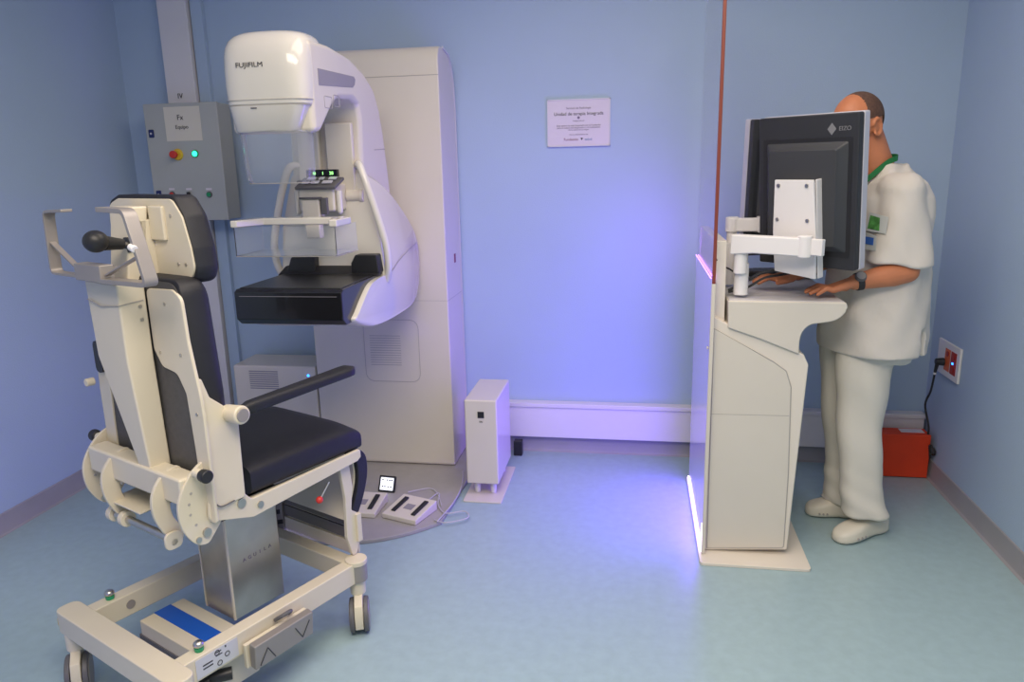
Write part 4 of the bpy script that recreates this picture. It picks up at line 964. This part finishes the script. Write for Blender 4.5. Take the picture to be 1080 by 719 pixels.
# V neckline trim and breast pocket follow the cloth (points found on its surface)
def surf(o, u, v, off=.002):
    dg = bpy.context.evaluated_depsgraph_get(); bv = BVHTree.FromPolygons([vv.co+man_o for vv in o.data.vertices], [tuple(p.vertices) for p in o.data.polygons])
    d = CM.T @ np.array([(u-540)/F_PX, (v-359.5)/F_PX, 1.0]); h = bv.ray_cast(Vector((0, 0, EYE)), Vector(d))
    return (h[0]+h[1]*off) if h[0] else None
def card(name, pxs, m, parent, off=.003, th=.002):
    ps = [surf(tu, u, v, off) for u, v in pxs]
    if any(p is None for p in ps): return None
    c = sum(ps, Vector())/4; n = (ps[1]-ps[0]).cross(ps[3]-ps[0]).normalized()
    if n.dot(Vector((0, 0, EYE))-c) < 0: n = -n
    ps = [p-n*(p-c).dot(n) for p in ps]
    return WB(man).extr([p+n*.004 for p in ps], n*th).build(name, m, parent=parent, bevel=.0006)
pk = card('breast_pocket', [(914, 240), (937, 238), (934, 285), (914, 288)], 'uniform', tu, .001, .0015)
bd = card('badge', [(919, 224), (939, 229), (935, 247), (914, 243)], 'badge_paper', man, .005, .002)
card('badge_picture', [(920, 227), (931, 230), (929, 244), (917, 241)], 'badge_green', bd or man, .0085, .001)
bd = card('badge', [(912, 243), (927, 249), (924, 265), (911, 262)], 'badge_paper', man, .0055, .002)
card('badge_print', [(912, 248), (925, 251), (923, 259), (911, 256)], 'badge_blue', bd or man, .009, .001)
# lanyard round the neck
LN = []
for i in range(40):
    a = 2*PI*i/40; rfr = .066; c = NK+UP*.004-FD*.006
    z = .018+.012*(-math.cos(a))-(.085*max(0, math.cos(a))**2)
    LN.append(c+FD*((rfr if math.cos(a) > 0 else .060)*math.cos(a)*(1+.55*max(0, math.cos(a))))+LD*(.072*math.sin(a))+UP*z)
b = WB(man); b.tube(LN, 0, up=(0, 0, 1), rect=(.019, .003), closed=True); b.build('lanyard', 'lanyard_green')
# wrist watch
wd = (WRN-ELN).normalized(); wc = WRN-wd*.012; b = WB(man)
b.cyl(wc-wd*.011, wc+wd*.011, .0335, .0325, 32); wb = b.build('watch_strap', 'black_rubber', bevel=.002)
nw = Vector((0, -.75, .66)); nw = (nw-wd*nw.dot(wd)).normalized()
b = WB(man); b.cyl(wc+nw*.028, wc+nw*.041, .0205, .019, 32); wcs = b.build('watch_case', 'dark_grey', parent=wb, bevel=.002)
b = WB(man); b.cyl(wc+nw*.041, wc+nw*.0418, .0155, .0155, 28); b.build('watch_dial', 'grey_metal', parent=wcs)
# trousers
tr = WB(man)
KN = [(P(914, 362, 1, 3.035), .110), (P(910, 400, 1, 3.02), .100), (P(907, 450, 1, 3.015), .084), (P(907, 490, 1, 3.01), .078), (P(909, 520, 1, 3.01), .080), (P(913, 541, 1, 3.01), .088)]
KF = [(P(893, 362, 1, 3.17), .100), (P(890, 400, 1, 3.18), .09), (P(889, 450, 1, 3.19), .078), (P(889, 490, 1, 3.20), .070), (P(887, 515, 1, 3.20), .072), (P(885, 527, 1, 3.20), .078)]
for K, FL in ((KN, .25), (KF, .1)):
    r_ = []
    for c, r in K: r_.append([Vector((c.x+x, c.y+y, c.z)) for x, y in sup(0, 0, r, r*.86, 32, 2.2)])
    tr.loft(r_[::-1])
c = TC(921, 330); tr.loft([ring(Vector((c.x, c.y, .74)), .125, .160), ring(Vector((c.x, c.y, .84)), .125, .160), ring(Vector((c.x, c.y, .92)), .115, .145)])
to = tr.build('trousers', 'trousers_cloth', remesh=.007, smo=5)
for v in to.data.vertices:
    p = v.co; n = v.normal; lw = max(0, (.35-p.z)/.3)
    v.co = p+n*(.004*math.sin(p.z*24+p.x*18)+.004*lw*math.sin(p.z*70+p.x*40)+.003*math.sin(p.x*50+p.z*9))
to.data.update()
# clogs
def clog(heel, toe, parent):
    d = (toe-heel); L = d.length; d.normalize(); s_ = Vector((-d.y, d.x, 0)); b = WB(man)
    prf = [(0.0, .020, .012, .055), (.02, .030, .0, .072), (.08, .037, .0, .075), (.18, .038, .0, .070), (.30, .037, .002, .076), (.42, .040, .0, .082), (.55, .047, .0, .078), (.68, .052, .0, .070), (.80, .051, .0, .062), (.90, .044, .0, .054), (.97, .030, .003, .044), (1.0, .014, .010, .032)]
    R_ = []
    for q, hw, z0, z1 in prf:
        R_.append([heel+d*(q*L)+s_*x*(1.0 if z < (z0+z1)/2 else .93)+UP*z for x, z in sup(0, (z0+z1)/2, hw, (z1-z0)/2, 28, 3.0)])
    b.loft(R_); k = b.build('clog', 'clog_white', ang=70)
    b = WB(man)
    for q, w__ in ((.58, .0485), (.66, .0520), (.74, .0525)):
        for sg in (1, -1):
            c = heel+d*(q*L)+s_*sg*(w__-.003)+UP*.026; b.cyl(c, c+s_*sg*.0045, .0045, .0045, 10)
    b.build('clog_vent', 'seam', parent=k)
h_, t_ = P(935, 559, 2, 0), P(880, 571, 2, 0); clog(h_+Vector((-.012, .0, 0)), t_+Vector((0, -.012, 0)), man)
h_, t_ = P(903, 546, 2, 0), P(849, 541, 2, 0); clog(h_+Vector((-.01, .005, 0)), t_+Vector((0, .0, 0)), man)
